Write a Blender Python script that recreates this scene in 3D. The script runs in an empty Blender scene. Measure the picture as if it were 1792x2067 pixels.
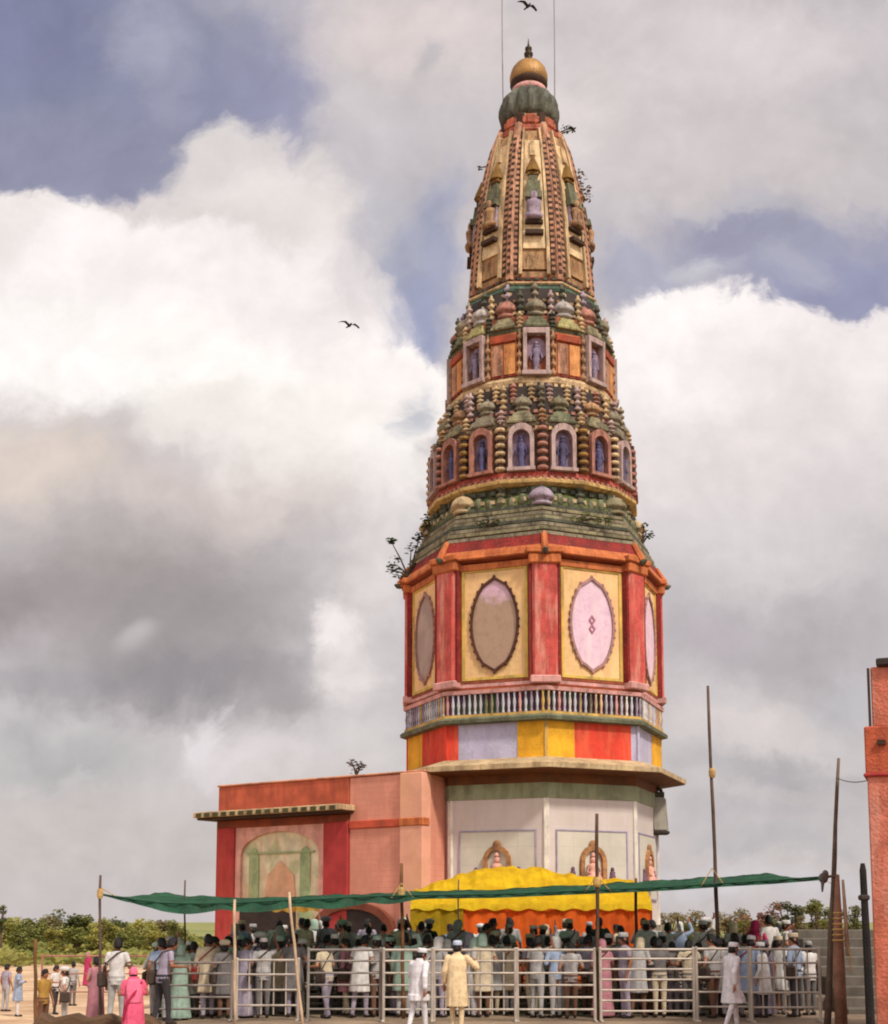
import bpy, bmesh, math, random
import numpy as np
from mathutils import Vector, Matrix
random.seed(11); np.random.seed(11)
SC = bpy.context.scene
COL = SC.collection
PI = math.pi
# ------------------------------------------------------------------ camera model
# photo measured on a 1792 x 2066 grid; the helpers below turn a measured point plus a real depth into metres
F = 2700.0; CX = 896.0; HY = 1860.0; HC = 1.91; PIT = math.radians(7)
YC = HY - F * math.tan(PIT)
cp, sp = math.cos(PIT), math.sin(PIT)
def ray(x, y):
    a = (x - CX) / F; b = (YC - y) / F
    return Vector((a, cp - b * sp, sp + b * cp))
def W(x, y, Y):
    d = ray(x, y); t = Y / d.y
    return Vector((d.x * t, Y, HC + d.z * t))
def ppm(y, Y):                      # metres per measured pixel at that height and depth
    return Y / ray(CX, y).y / F
cam = bpy.data.cameras.new('camera'); camo = bpy.data.objects.new('camera', cam); COL.objects.link(camo)
camo.location = (0, 0, HC); camo.rotation_euler = (PI / 2 + PIT, 0, 0)
cam.sensor_width = 36; cam.lens = 36 * F / 2066.4; cam.shift_y = (YC - 1033.2) / 2066.4
cam.clip_start = 0.1; cam.clip_end = 12000
SC.camera = camo
SC.view_settings.view_transform = 'Standard'; SC.view_settings.look = 'None'
SC.cycles.filter_width = 2.0
SC.view_settings.exposure = 0; SC.view_settings.gamma = 1

# ------------------------------------------------------------------ colour and materials
def lin(c):
    return tuple(((v / 255) / 12.92 if v / 255 <= 0.04045 else ((v / 255 + 0.055) / 1.055) ** 2.4) for v in c)
def L4(c): return (*lin(c), 1)
class NG:
    def __init__(s, tree): s.t = tree; s.n = tree.nodes; s.l = tree.links
    def new(s, typ, **kw):
        n = s.n.new(typ)
        for k, v in kw.items(): setattr(n, k, v)
        return n
    def link(s, a, b): s.l.new(a, b)
    def put(s, sock, v):
        if isinstance(v, bpy.types.NodeSocket): s.l.new(v, sock)
        else: sock.default_value = v
    def math(s, op, a, b=0.0, clamp=False):
        n = s.new('ShaderNodeMath', operation=op, use_clamp=clamp); s.put(n.inputs[0], a); s.put(n.inputs[1], b); return n.outputs[0]
    def mix(s, f, a, b, mode='MIX'):
        n = s.new('ShaderNodeMix', data_type='RGBA', blend_type=mode); n.clamp_result = False
        s.put(n.inputs[0], f); s.put(n.inputs[6], a); s.put(n.inputs[7], b); return n.outputs[2]
    def rng(s, v, a, b, c=0.0, d=1.0, smooth=True):
        n = s.new('ShaderNodeMapRange', interpolation_type='SMOOTHSTEP' if smooth else 'LINEAR')
        s.put(n.inputs[0], v); n.inputs[1].default_value = a; n.inputs[2].default_value = b
        n.inputs[3].default_value = c; n.inputs[4].default_value = d; return n.outputs[0]
    def noise(s, vec, scale, detail=4, rough=0.55):
        n = s.new('ShaderNodeTexNoise'); s.put(n.inputs['Vector'], vec); n.inputs['Scale'].default_value = scale
        n.inputs['Detail'].default_value = detail; n.inputs['Roughness'].default_value = rough; return n
MATS = {}
def mat(name, rgb, rough=0.8, var=0.25, stain=0.0, stain_rgb=(70, 60, 48), scale=2.0, bump=0.15, second=None, second_amt=0.5, sscale=1.2, transl=0.0, grime=0.0, spec=0.3, metal=0.0, tile=None):
    if name in MATS: return MATS[name]
    m = bpy.data.materials.new(name); m.use_nodes = True
    g = NG(m.node_tree); g.n.clear()
    out = g.new('ShaderNodeOutputMaterial'); b = g.new('ShaderNodeBsdfPrincipled')
    tc = g.new('ShaderNodeTexCoord').outputs['Object']
    geo = g.new('ShaderNodeObjectInfo').outputs['Random']
    off = g.new('ShaderNodeVectorMath', operation='ADD'); g.link(tc, off.inputs[0])
    cb = g.new('ShaderNodeCombineXYZ'); g.link(g.math('MULTIPLY', geo, 37.0), cb.inputs[0]); g.link(cb.outputs[0], off.inputs[1])
    v = off.outputs[0]
    n1 = g.noise(v, scale, 6, 0.62); n2 = g.noise(v, scale * 9, 3)
    c = L4(rgb)
    dark = tuple(x * (1 - var) for x in c[:3]) + (1,); lite = tuple(min(1, x * (1 + var * 0.7)) for x in c[:3]) + (1,)
    col = g.mix(g.rng(n1.outputs[0], 0.3, 0.7), dark, lite)
    if second is not None:
        n4 = g.noise(v, sscale, 3, 0.5)
        col = g.mix(g.math('MULTIPLY', g.rng(n4.outputs[0], 0.5, 0.6), second_amt), col, L4(second))
    if tile is not None:            # tile = (w, h, joint colour)
        br = g.new('ShaderNodeTexBrick'); br.offset = 0.0
        sx = g.new('ShaderNodeSeparateXYZ'); g.link(tc, sx.inputs[0]); cz = g.new('ShaderNodeCombineXYZ')
        g.link(sx.outputs[0], cz.inputs[0]); g.link(sx.outputs[2], cz.inputs[1]); g.link(cz.outputs[0], br.inputs['Vector'])
        br.inputs['Scale'].default_value = 1; br.inputs['Brick Width'].default_value = tile[0]; br.inputs['Row Height'].default_value = tile[1]
        br.inputs['Mortar Size'].default_value = 0.012; br.inputs['Mortar Smooth'].default_value = 0.3
        col = g.mix(g.math('MULTIPLY', br.outputs['Fac'], 0.7), col, L4(tile[2]))
    if stain > 0:
        mp = g.new('ShaderNodeMapping'); g.link(v, mp.inputs[0]); mp.inputs['Scale'].default_value = (3.2, 3.2, 0.55)
        n3 = g.noise(mp.outputs[0], 1.0, 6, 0.65)
        col = g.mix(g.math('MULTIPLY', g.rng(n3.outputs[0], 0.45, 0.66), stain), col, L4(stain_rgb))
    if grime > 0:           # mould and soot: ragged dark streaks and specks
        mp2 = g.new('ShaderNodeMapping'); g.link(v, mp2.inputs[0]); mp2.inputs['Scale'].default_value = (7, 7, 1.6); mp2.inputs['Location'].default_value = (3.1, 7.7, 1.3)
        n5 = g.noise(mp2.outputs[0], 1.0, 9, 0.72); n6 = g.noise(v, 16, 4, 0.7)
        col = g.mix(g.math('MULTIPLY', g.rng(n5.outputs[0], 0.5, 0.62), grime), col, L4((58, 44, 34)))
        col = g.mix(g.math('MULTIPLY', g.rng(n6.outputs[0], 0.56, 0.66), grime * .8), col, L4((50, 40, 32)))
        col = g.mix(g.math('MULTIPLY', g.rng(n6.outputs[0], 0.42, 0.34), grime * .5), col, L4((214, 190, 160)))
    g.link(col, b.inputs['Base Color'])
    b.inputs['Roughness'].default_value = rough
    if grime > 0: bump = max(bump, .5)
    b.inputs['Roughness'].default_value = rough; b.inputs['Metallic'].default_value = metal
    b.inputs['Specular IOR Level'].default_value = spec
    if bump:
        bp = g.new('ShaderNodeBump'); bp.inputs['Strength'].default_value = bump; bp.inputs['Distance'].default_value = 0.03
        g.link(n2.outputs[0], bp.inputs['Height']); g.link(bp.outputs[0], b.inputs['Normal'])
    if transl > 0:
        tr = g.new('ShaderNodeBsdfTranslucent'); g.link(col, tr.inputs[0]); mx = g.new('ShaderNodeMixShader'); mx.inputs[0].default_value = transl
        g.link(b.outputs[0], mx.inputs[1]); g.link(tr.outputs[0], mx.inputs[2]); g.link(mx.outputs[0], out.inputs[0])
    else: g.link(b.outputs[0], out.inputs[0])
    MATS[name] = m; return m

# ------------------------------------------------------------------ objects
def tag(o, label=None, cat=None, group=None, kind=None):
    if label: o['label'] = label
    if cat: o['category'] = cat
    if group: o['group'] = group
    if kind: o['kind'] = kind
    return o
def empty(name, label, cat, loc=(0, 0, 0), rz=0.0, group=None):
    o = bpy.data.objects.new(name, None); COL.objects.link(o); o.location = loc; o.rotation_euler = (0, 0, rz)
    o.empty_display_size = 0.2
    return tag(o, label, cat, group)
def obj(name, bm, m, parent=None, smooth=False, loc=None, rz=None):
    me = bpy.data.meshes.new(name)
    if isinstance(bm, bmesh.types.BMesh):
        bmesh.ops.recalc_face_normals(bm, faces=bm.faces); bm.to_mesh(me); bm.free()
    else: me = bm
    if smooth is True: me.polygons.foreach_set('use_smooth', [True] * len(me.polygons))
    for x in (m if isinstance(m, (list, tuple)) else [m]): me.materials.append(x)
    o = bpy.data.objects.new(name, me); COL.objects.link(o)
    if parent: o.parent = parent
    if loc is not None: o.location = loc
    if rz is not None: o.rotation_euler = (0, 0, rz)
    return o
def dup(o, parent, rz=None, loc=None, kids=True):
    c = o.copy(); COL.objects.link(c); c.parent = parent
    if rz is not None: c.rotation_euler = (0, 0, rz)
    if loc is not None: c.location = loc
    if kids:
        for k in list(o.children): dup(k, c)
    return c
def B(): return bmesh.new()
def box(bm, c, s, rz=0.0, bev=0.0):
    M = Matrix.Translation(c) @ Matrix.Rotation(rz, 4, 'Z') @ Matrix.Diagonal((s[0], s[1], s[2], 1))
    r = bmesh.ops.create_cube(bm, size=1, matrix=M)
    if bev > 0:
        es = list({e for v in r['verts'] for e in v.link_edges})
        bmesh.ops.bevel(bm, geom=es, offset=bev, segments=1, affect='EDGES')
def loft(bm, rings, cap=True, close=True):
    vs = [[bm.verts.new(p) for p in r] for r in rings]; n = len(vs[0])
    for a, b in zip(vs, vs[1:]):
        for i in range(n if close else n - 1):
            j = (i + 1) % n
            bm.faces.new((a[i], a[j], b[j], b[i]))
    if cap and close:
        bm.faces.new(vs[0][::-1]); bm.faces.new(vs[-1])
def circ(c, r, n, ph=0.0, ry=None):
    return [Vector((c[0] + r * math.sin(ph + 2 * PI * k / n), c[1] - (r if ry is None else ry) * math.cos(ph + 2 * PI * k / n), c[2])) for k in range(n)]
def lathe(bm, c, prof, n=12, ph=0.0, flute=0.0, nf=8):
    rings = []
    for r, z in prof:
        ring = []
        for k in range(n):
            t = ph + 2 * PI * k / n; q = max(r, 1e-4) * (1 + flute * math.cos(nf * t))
            ring.append(Vector((c[0] + q * math.sin(t), c[1] - q * math.cos(t), c[2] + z)))
        rings.append(ring)
    loft(bm, rings)
def tube(bm, pts, rad, n=7):
    pts = [Vector(p) for p in pts]; rings = []
    if not isinstance(rad, (list, tuple)): rad = [rad] * len(pts)
    for i, p in enumerate(pts):
        d = (pts[min(i + 1, len(pts) - 1)] - pts[max(i - 1, 0)]).normalized()
        u = d.cross(Vector((0, 0, 1)) if abs(d.z) < 0.9 else Vector((0, 1, 0))).normalized(); w = d.cross(u)
        rings.append([p + (u * math.cos(2 * PI * k / n) + w * math.sin(2 * PI * k / n)) * rad[i] for k in range(n)])
    loft(bm, rings)
def ell(bm, c, r, u=10, v=7, rot=None):
    M = Matrix.Translation(c) @ (rot if rot is not None else Matrix.Identity(4)) @ Matrix.Diagonal((r[0], r[1], r[2], 1))
    bmesh.ops.create_uvsphere(bm, u_segments=u, v_segments=v, radius=1, matrix=M)
def slab(bm, outline, y0, y1):      # outline of (x, z) points, extruded from y0 to y1
    loft(bm, [[Vector((x, y0, z)) for x, z in outline], [Vector((x, y1, z)) for x, z in outline]])
def frame(bm, outer, inner, y0, y1):  # ring between two outlines with equal point counts
    n = len(outer)
    A = [bm.verts.new((x, y0, z)) for x, z in outer]; Bv = [bm.verts.new((x, y0, z)) for x, z in inner]
    C = [bm.verts.new((x, y1, z)) for x, z in inner]; D = [bm.verts.new((x, y1, z)) for x, z in outer]
    for i in range(n):
        j = (i + 1) % n
        for p, q in ((A, Bv), (Bv, C), (C, D), (D, A)): bm.faces.new((p[i], p[j], q[j], q[i]))
def rect(w, z0, z1): return [(-w, z0), (w, z0), (w, z1), (-w, z1)]
def arch(w, z0, z1, k=8, pointed=0.0):
    zs = z1 - w * (1 + pointed)
    return [(-w, z0), (w, z0)] + [(w * math.cos(PI * i / k), zs + (z1 - zs) * math.sin(PI * i / k)) for i in range(k + 1)]
def vesica(hw, hh, zc, k=12):
    r = []
    for i in range(2 * k):
        s = i / k if i < k else (i - k) / k
        t = -1 + 2 * s
        x = hw * (max(0, 1 - abs(t) ** 1.9)) ** 0.56
        r.append((x, zc + t * hh) if i < k else (-x, zc - t * hh))
    return r
# ------------------------------------------------------------------ sky and light
SUN_AZ, SUN_EL = math.atan2(0.62, -0.78), math.radians(50)      # azimuth from +Y clockwise
w = bpy.data.worlds.new('World'); SC.world = w; w.use_nodes = True
g = NG(w.node_tree); g.n.clear()
wo = g.new('ShaderNodeOutputWorld'); bg = g.new('ShaderNodeBackground'); bg.inputs[1].default_value = 0.1
sky = g.new('ShaderNodeTexSky', sky_type='NISHITA'); sky.sun_disc = False
sky.sun_elevation = SUN_EL; sky.sun_rotation = SUN_AZ % (2 * PI); sky.air_density = 1.3; sky.dust_density = 2.0
d = g.new('ShaderNodeTexCoord').outputs['Generated']
sx = g.new('ShaderNodeSeparateXYZ'); g.link(d, sx.inputs[0])
ay = g.math('MAXIMUM', g.math('ABSOLUTE', sx.outputs[1]), 0.22)
cu = g.new('ShaderNodeCombineXYZ')
g.link(g.math('DIVIDE', sx.outputs[0], ay), cu.inputs[0]); g.link(g.math('DIVIDE', sx.outputs[2], ay), cu.inputs[1])
uv = cu.outputs[0]
def warp(vec, scale, amt, det, rough=0.55):
    n = g.noise(vec, scale, det, rough)
    a = g.new('ShaderNodeVectorMath', operation='SUBTRACT'); g.link(n.outputs['Color'], a.inputs[0]); a.inputs[1].default_value = (0.5, 0.5, 0.5)
    b = g.new('ShaderNodeVectorMath', operation='MULTIPLY_ADD'); g.link(a.outputs[0], b.inputs[0]); b.inputs[1].default_value = (amt, amt, 0); g.link(vec, b.inputs[2])
    return b.outputs[0]
wv = warp(warp(warp(uv, 7.0, 0.085, 3), 26.0, 0.05, 7, 0.62), 90.0, 0.014, 5, 0.65)
wl = warp(uv, 6.0, 0.07, 3)
K = 10.0
def lc(c): return tuple(v * K for v in lin(c)) + (1,)
col = g.mix(0.12, lc((207, 198, 198)), sky.outputs[0])
def blob(x, y, rx, ry, rot, c, a=1.0, s=0.8, fine=True):
    global col
    r0 = ray(x, y); u0, v0 = r0.x / r0.y, r0.z / r0.y
    r1 = ray(x + rx, y); r2 = ray(x, y - ry)
    su = abs(r1.x / r1.y - u0); sv = abs(r2.z / r2.y - v0)
    m = g.new('ShaderNodeMapping', vector_type='TEXTURE'); g.link(wv if fine else wl, m.inputs[0])
    m.inputs['Location'].default_value = (u0, v0, 0); m.inputs['Rotation'].default_value = (0, 0, -math.radians(rot)); m.inputs['Scale'].default_value = (su, sv, 1)
    gr = g.new('ShaderNodeTexGradient', gradient_type='SPHERICAL'); g.link(m.outputs[0], gr.inputs[0])
    f = g.math('MULTIPLY', g.rng(gr.outputs[1], 0.0, s), a)
    src = lc(c)
    col = g.mix(f, col, src)
BLUE = (139, 142, 166)
for b_ in [
    (110, 150, 640, 400, 0, BLUE, 1, .55), (540, 200, 160, 260, 0, (146, 147, 174), .8, .8), (100, 330, 520, 150, 0, (146, 147, 170), .8, .7),
    (60, 60, 260, 200, 0, (126, 128, 160), .7, .8),
    (300, 60, 130, 120, 0, (172, 172, 190), .75, .9), (330, 190, 80, 130, 10, (163, 162, 184), .6, .9), (620, 40, 110, 110, 0, (178, 176, 190), .5, .9),
    (850, 70, 330, 170, 0, (221, 209, 207), .9, .8), (720, 330, 190, 230, 0, (198, 193, 198), .8, .8), (700, 210, 160, 90, 10, (208, 201, 202), .6, .9),
    (870, 130, 60, 60, 0, (184, 180, 184), .7, .9),
    (1300, 170, 460, 330, 0, (213, 204, 204), .8, .8), (1150, 230, 160, 150, 0, (226, 217, 215), .7, .8), (1560, 90, 330, 140, 0, (220, 211, 212), .7, .8),
    (1500, 300, 360, 120, 0, (205, 197, 198), .8, .8),
    (860, 560, 110, 260, 15, (163, 166, 188), .95, .7), (850, 640, 70, 110, 0, (156, 160, 188), .8, .8), (780, 470, 120, 130, 0, (192, 190, 198), .7, .9),
    # blue opening on the right
    (1690, 520, 470, 150, 10, (158, 158, 180), .95, .5), (1740, 570, 260, 110, 0, (152, 154, 181), 1, .6), (1290, 545, 190, 100, 0, (172, 172, 190), .9, .7),
    (1480, 470, 110, 50, 10, (150, 149, 170), .7, .9), (1420, 530, 110, 40, 0, (203, 201, 206), .7, .9), (1600, 530, 90, 60, 0, (182, 181, 194), .6, .9),
    (1500, 405, 300, 45, 4, (200, 196, 198), .6, .9),
    # cumulus left
    (465, 330, 140, 125, 0, (219, 212, 211), 1, .45), (560, 440, 210, 170, 0, (229, 221, 218), 1, .45), (330, 430, 190, 90, 0, (226, 217, 214), .9, .5),
    (60, 560, 330, 190, 0, (240, 232, 229), 1, .2), (300, 580, 330, 190, 0, (248, 240, 239), 1, .22), (560, 650, 300, 200, 0, (246, 238, 236), 1, .4),
    (740, 800, 190, 175, 0, (251, 244, 240), 1, .22), (700, 560, 120, 100, 0, (214, 206, 208), .7, .9),
    (130, 690, 420, 170, 0, (253, 247, 244), 1, .6), (450, 760, 330, 130, 20, (254, 248, 244), 1, .5), (640, 900, 300, 190, 0, (244, 236, 231), .9, .7),
    (400, 830, 200, 110, 0, (236, 229, 224), .9, .7), (780, 950, 110, 160, 0, (251, 245, 241), .8, .7), (830, 830, 60, 110, 10, (190, 193, 203), .8, .9),
    (60, 930, 360, 170, 0, (224, 209, 198), .9, .9), (420, 1010, 460, 130, 0, (217, 204, 198), .8, .9), (740, 1130, 140, 260, 0, (233, 225, 222), .7, .9),
    # dark bases
    (230, 1170, 620, 270, 0, (176, 168, 167), 1, .9), (330, 1240, 430, 200, 0, (157, 150, 150), .9, .9), (360, 1385, 430, 110, 0, (147, 142, 145), .9, .9), (20, 1230, 260, 140, 0, (156, 146, 148), .9, .9),
    (60, 1400, 240, 80, 0, (164, 160, 163), .7, .9), (560, 1420, 160, 80, 0, (165, 158, 160), .7, .9),
    (262, 1300, 60, 34, -30, (196, 189, 191), .7, .9, False), (60, 1310, 90, 40, -20, (180, 172, 176), .6, .9, False),
    (665, 1275, 70, 90, 0, (240, 232, 230), .95, .8), (700, 1370, 100, 90, 0, (233, 224, 221), .8, .9),
    (430, 1500, 70, 75, 0, (224, 218, 220), .9, .7), (560, 1545, 230, 70, 0, (221, 212, 214), .9, .9), (730, 1520, 130, 110, 0, (216, 209, 208), .7, .9),
    (110, 1530, 300, 110, 0, (181, 180, 181), .9, .9), (150, 1575, 100, 30, -25, (205, 202, 203), .6, .9),
    (250, 1720, 620, 190, 0, (199, 191, 187), .9, .9), (620, 1640, 240, 130, 0, (207, 199, 192), .7, .9), (200, 1820, 700, 70, 0, (200, 192, 192), .8, .9),
    # cumulus right
    (1290, 760, 190, 150, 0, (238, 232, 231), 1, .4), (1420, 730, 220, 180, 0, (251, 244, 242), 1, .2), (1570, 770, 220, 175, 0, (246, 238, 237), 1, .2), (1740, 780, 220, 160, 0, (241, 233, 232), 1, .2),
    (1460, 900, 420, 240, 0, (231, 222, 221), .9, .7), (1400, 780, 160, 90, 0, (250, 244, 242), .6, .9), (1700, 960, 330, 200, 0, (219, 211, 211), .9, .9), (1480, 1080, 400, 150, 0, (215, 208, 208), .8, .9),
    (1620, 1300, 420, 150, 0, (180, 174, 177), .95, .9), (1420, 1290, 160, 110, 0, (188, 179, 184), .8, .9), (1700, 1220, 200, 90, 0, (190, 182, 186), .6, .9),
    (1490, 1470, 280, 75, 0, (217, 208, 206), .9, .9), (1470, 1420, 90, 40, 0, (205, 200, 201), .7, .9), (1740, 1420, 160, 100, 0, (184, 184, 190), .6, .9),
    (1560, 1565, 280, 55, 4, (178, 174, 177), .9, .9), (1540, 1640, 300, 60, 0, (188, 181, 185), .8, .9), (1560, 1700, 300, 50, 0, (181, 179, 182), .7, .9),
    (1500, 1790, 520, 70, 0, (207, 202, 205), .9, .9)]:
    blob(*b_)
fb = g.noise(wl, 15.0, 8, 0.6); fb2 = g.noise(uv, 60.0, 4, 0.6)
br_ = g.math('ADD', g.rng(fb.outputs[0], 0.25, 0.75, 0.93, 1.13, False), g.rng(fb2.outputs[0], 0.3, 0.7, -0.022, 0.022, False))
cb_ = g.new('ShaderNodeCombineXYZ')
for i_ in range(3): g.link(br_, cb_.inputs[i_])
col = g.mix(1.0, col, cb_.outputs[0], 'MULTIPLY')
back = g.rng(sx.outputs[1], 0.05, -0.35, 1.0, 1.9)      # unseen sky behind the camera, round the sun, brightened as added soft fill
cb2 = g.new('ShaderNodeCombineXYZ')
for i_ in range(3): g.link(back, cb2.inputs[i_])
col = g.mix(1.0, col, cb2.outputs[0], 'MULTIPLY')
g.link(col, bg.inputs[0]); g.link(bg.outputs[0], wo.inputs[0])
w.cycles.sampling_method = 'MANUAL'; w.cycles.sample_map_resolution = 512
sl = bpy.data.lights.new('sun', 'SUN'); sl.energy = 3.3; sl.angle = math.radians(6); sl.color = (1.0, 0.95, 0.86)
so = bpy.data.objects.new('sun', sl); COL.objects.link(so)
sd = Vector((math.sin(SUN_AZ) * math.cos(SUN_EL), math.cos(SUN_AZ) * math.cos(SUN_EL), math.sin(SUN_EL)))
so.rotation_euler = (-sd).to_track_quat('-Z', 'Y').to_euler(); so.location = (10, -20, 60)
# ------------------------------------------------------------------ the temple tower
YT = 41.0
XT = W(1081, 1860, YT).x
def ZT(y): return W(1076, y, YT).z
def RT(r, y): return r * ppm(y, YT)
M_CREAM = mat('cream_paint', (206, 174, 130), grime=0.45, var=.3, stain=.6, stain_rgb=(96, 72, 52), scale=1.5)
M_TAN = mat('tan_plaster', (166, 126, 88), grime=0.65, var=.35, stain=.6, stain_rgb=(92, 62, 40), scale=2.2)
M_PEACH = mat('peach_plaster', (188, 136, 104), grime=0.6, var=.35, stain=.6, stain_rgb=(105, 60, 45), scale=2.2)
M_OR = mat('orange_paint', (194, 108, 58), grime=0.3, var=.25, stain=.5, stain_rgb=(130, 45, 25), scale=2)
M_ORP = mat('orange_panel_paint', (188, 108, 62), grime=0.45, var=.35, stain=.55, stain_rgb=(115, 50, 32), scale=3)
M_MAR = mat('maroon_paint', (132, 36, 30), grime=0.3, var=.3, stain=.35, stain_rgb=(60, 25, 25), scale=2)
M_RED = mat('red_pillar_paint', (190, 78, 68), grime=0.18, var=.25, stain=.8, stain_rgb=(212, 146, 126), scale=2.6)
M_GRN = mat('olive_green_paint', (108, 108, 80), grime=0.6, var=.4, stain=.55, stain_rgb=(48, 46, 36), scale=2.5)
M_PGRN = mat('pale_green_paint', (140, 130, 98), grime=0.6, var=.4, stain=.65, stain_rgb=(70, 66, 50), scale=2.5)
M_DGRN = mat('dark_green_paint', (80, 82, 66), grime=0.4, var=.45, stain=.4, stain_rgb=(25, 24, 22), scale=3)
M_GREY = mat('weathered_grey_green', (142, 130, 106), grime=0.6, var=.35, stain=.6, stain_rgb=(60, 62, 46), scale=1.6)
M_LAV = mat('lavender_paint', (164, 146, 158), grime=0.5, var=.25, stain=.35, stain_rgb=(110, 90, 110), scale=3)
M_LAV2 = mat('pale_lavender_panel', (178, 172, 190), grime=0.12, var=.14, stain=.2, stain_rgb=(150, 130, 175), scale=1.2)
M_BLUE = mat('blue_figure_paint', (74, 70, 120), var=.3, scale=6)
M_DBR = mat('dark_brown_paint', (62, 40, 26), var=.35, scale=3)
M_DARK = mat('dark_paint_and_shade', (54, 43, 38), var=.3, scale=3)  # dark parts and gap backing, also the shade painted in below the awning
M_YEL = mat('yellow_panel_paint', (222, 162, 36), grime=0.1, var=.25, stain=.3, stain_rgb=(196, 120, 30), scale=1.5)
M_YTR = mat('yellow_trim_paint', (200, 162, 88), var=.25, stain=.5, scale=2)
M_REDP = mat('red_panel_paint', (206, 62, 42), grime=0.12, var=.25, stain=.5, stain_rgb=(214, 104, 66), scale=1.5)
M_GOLD = mat('gilded_metal', (160, 116, 56), grime=0.15, rough=.55, var=.3, stain=.4, scale=1.5, spec=.6, metal=.35)
M_PINK = mat('dusty_pink_paint', (208, 152, 142), grime=0.25, var=.2, stain=.3, scale=2)
M_OVB = mat('oval_brown', (168, 136, 110), rough=.5, var=.2, stain=.3, stain_rgb=(120, 96, 76), scale=1.5, bump=.05)
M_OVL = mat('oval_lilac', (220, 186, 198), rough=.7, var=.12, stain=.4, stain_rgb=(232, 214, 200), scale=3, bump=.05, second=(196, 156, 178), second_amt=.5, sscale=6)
om = bpy.data.materials.new('oval_brown_lilac'); om.use_nodes = True; g = NG(om.node_tree); tc = g.new('ShaderNodeTexCoord').outputs['Object']; sz_ = g.new('ShaderNodeSeparateXYZ'); g.link(tc, sz_.inputs[0])
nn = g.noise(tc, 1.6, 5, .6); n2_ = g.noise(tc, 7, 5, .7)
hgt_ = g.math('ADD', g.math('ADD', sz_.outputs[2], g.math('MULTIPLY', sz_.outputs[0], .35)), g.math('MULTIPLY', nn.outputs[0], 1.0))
cc = g.mix(g.rng(hgt_, ZT(1262) + .42, ZT(1262) + .72), L4((166, 134, 108)), L4((206, 166, 180)))  # brown fill, lilac above a ragged slanting edge
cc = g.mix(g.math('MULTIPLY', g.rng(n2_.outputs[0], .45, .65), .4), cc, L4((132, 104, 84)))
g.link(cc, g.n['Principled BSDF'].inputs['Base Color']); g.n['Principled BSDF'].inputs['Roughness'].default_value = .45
M_OVT = mat('oval_lilac_patch', (206, 164, 178), rough=.6, var=.12, scale=3, bump=.05)
M_LINE = mat('dark_outline_paint', (84, 48, 34), var=.3, scale=4)
M_WALL = mat('mauve_white_tile', (200, 186, 178), rough=.55, var=.08, stain=.22, stain_rgb=(175, 165, 140), scale=.8, tile=(.62, .42, (192, 179, 174)), bump=.04)
M_WHT = mat('white_paint', (224, 214, 200), grime=0.25, var=.15, stain=.25, scale=3)
M_GOLDP = mat('gold_relief_paint', (166, 118, 76), var=.4, stain=.5, scale=6)
M_FLESH = mat('pink_relief_paint', (214, 158, 140), var=.2, scale=6)
M_CON = mat('cornice_beige', (190, 164, 124), grime=0.3, var=.3, stain=.5, stain_rgb=(120, 90, 60), scale=1.2)

tower = empty('temple_tower', 'tall tapering multi-tiered temple tower painted red, orange and cream with gold pot finial', 'temple tower', (XT, YT, 0))
P8 = math.radians(1.0); P16A = math.radians(1.8); P16B = math.radians(-.3 + 11.25)
FR8 = [k for k in range(-3, 3)]                # octagon faces that turn towards the photo side, face k spans corners k .. k+1
def prof(name, n, ph, pts, m, smooth=False, parent=None):
    bm = B()
    loft(bm, [circ((0, 0, ZT(y)), RT(r, y), n, ph) for r, y in pts])
    return obj(name, bm, m, parent or tower, smooth)

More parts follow.
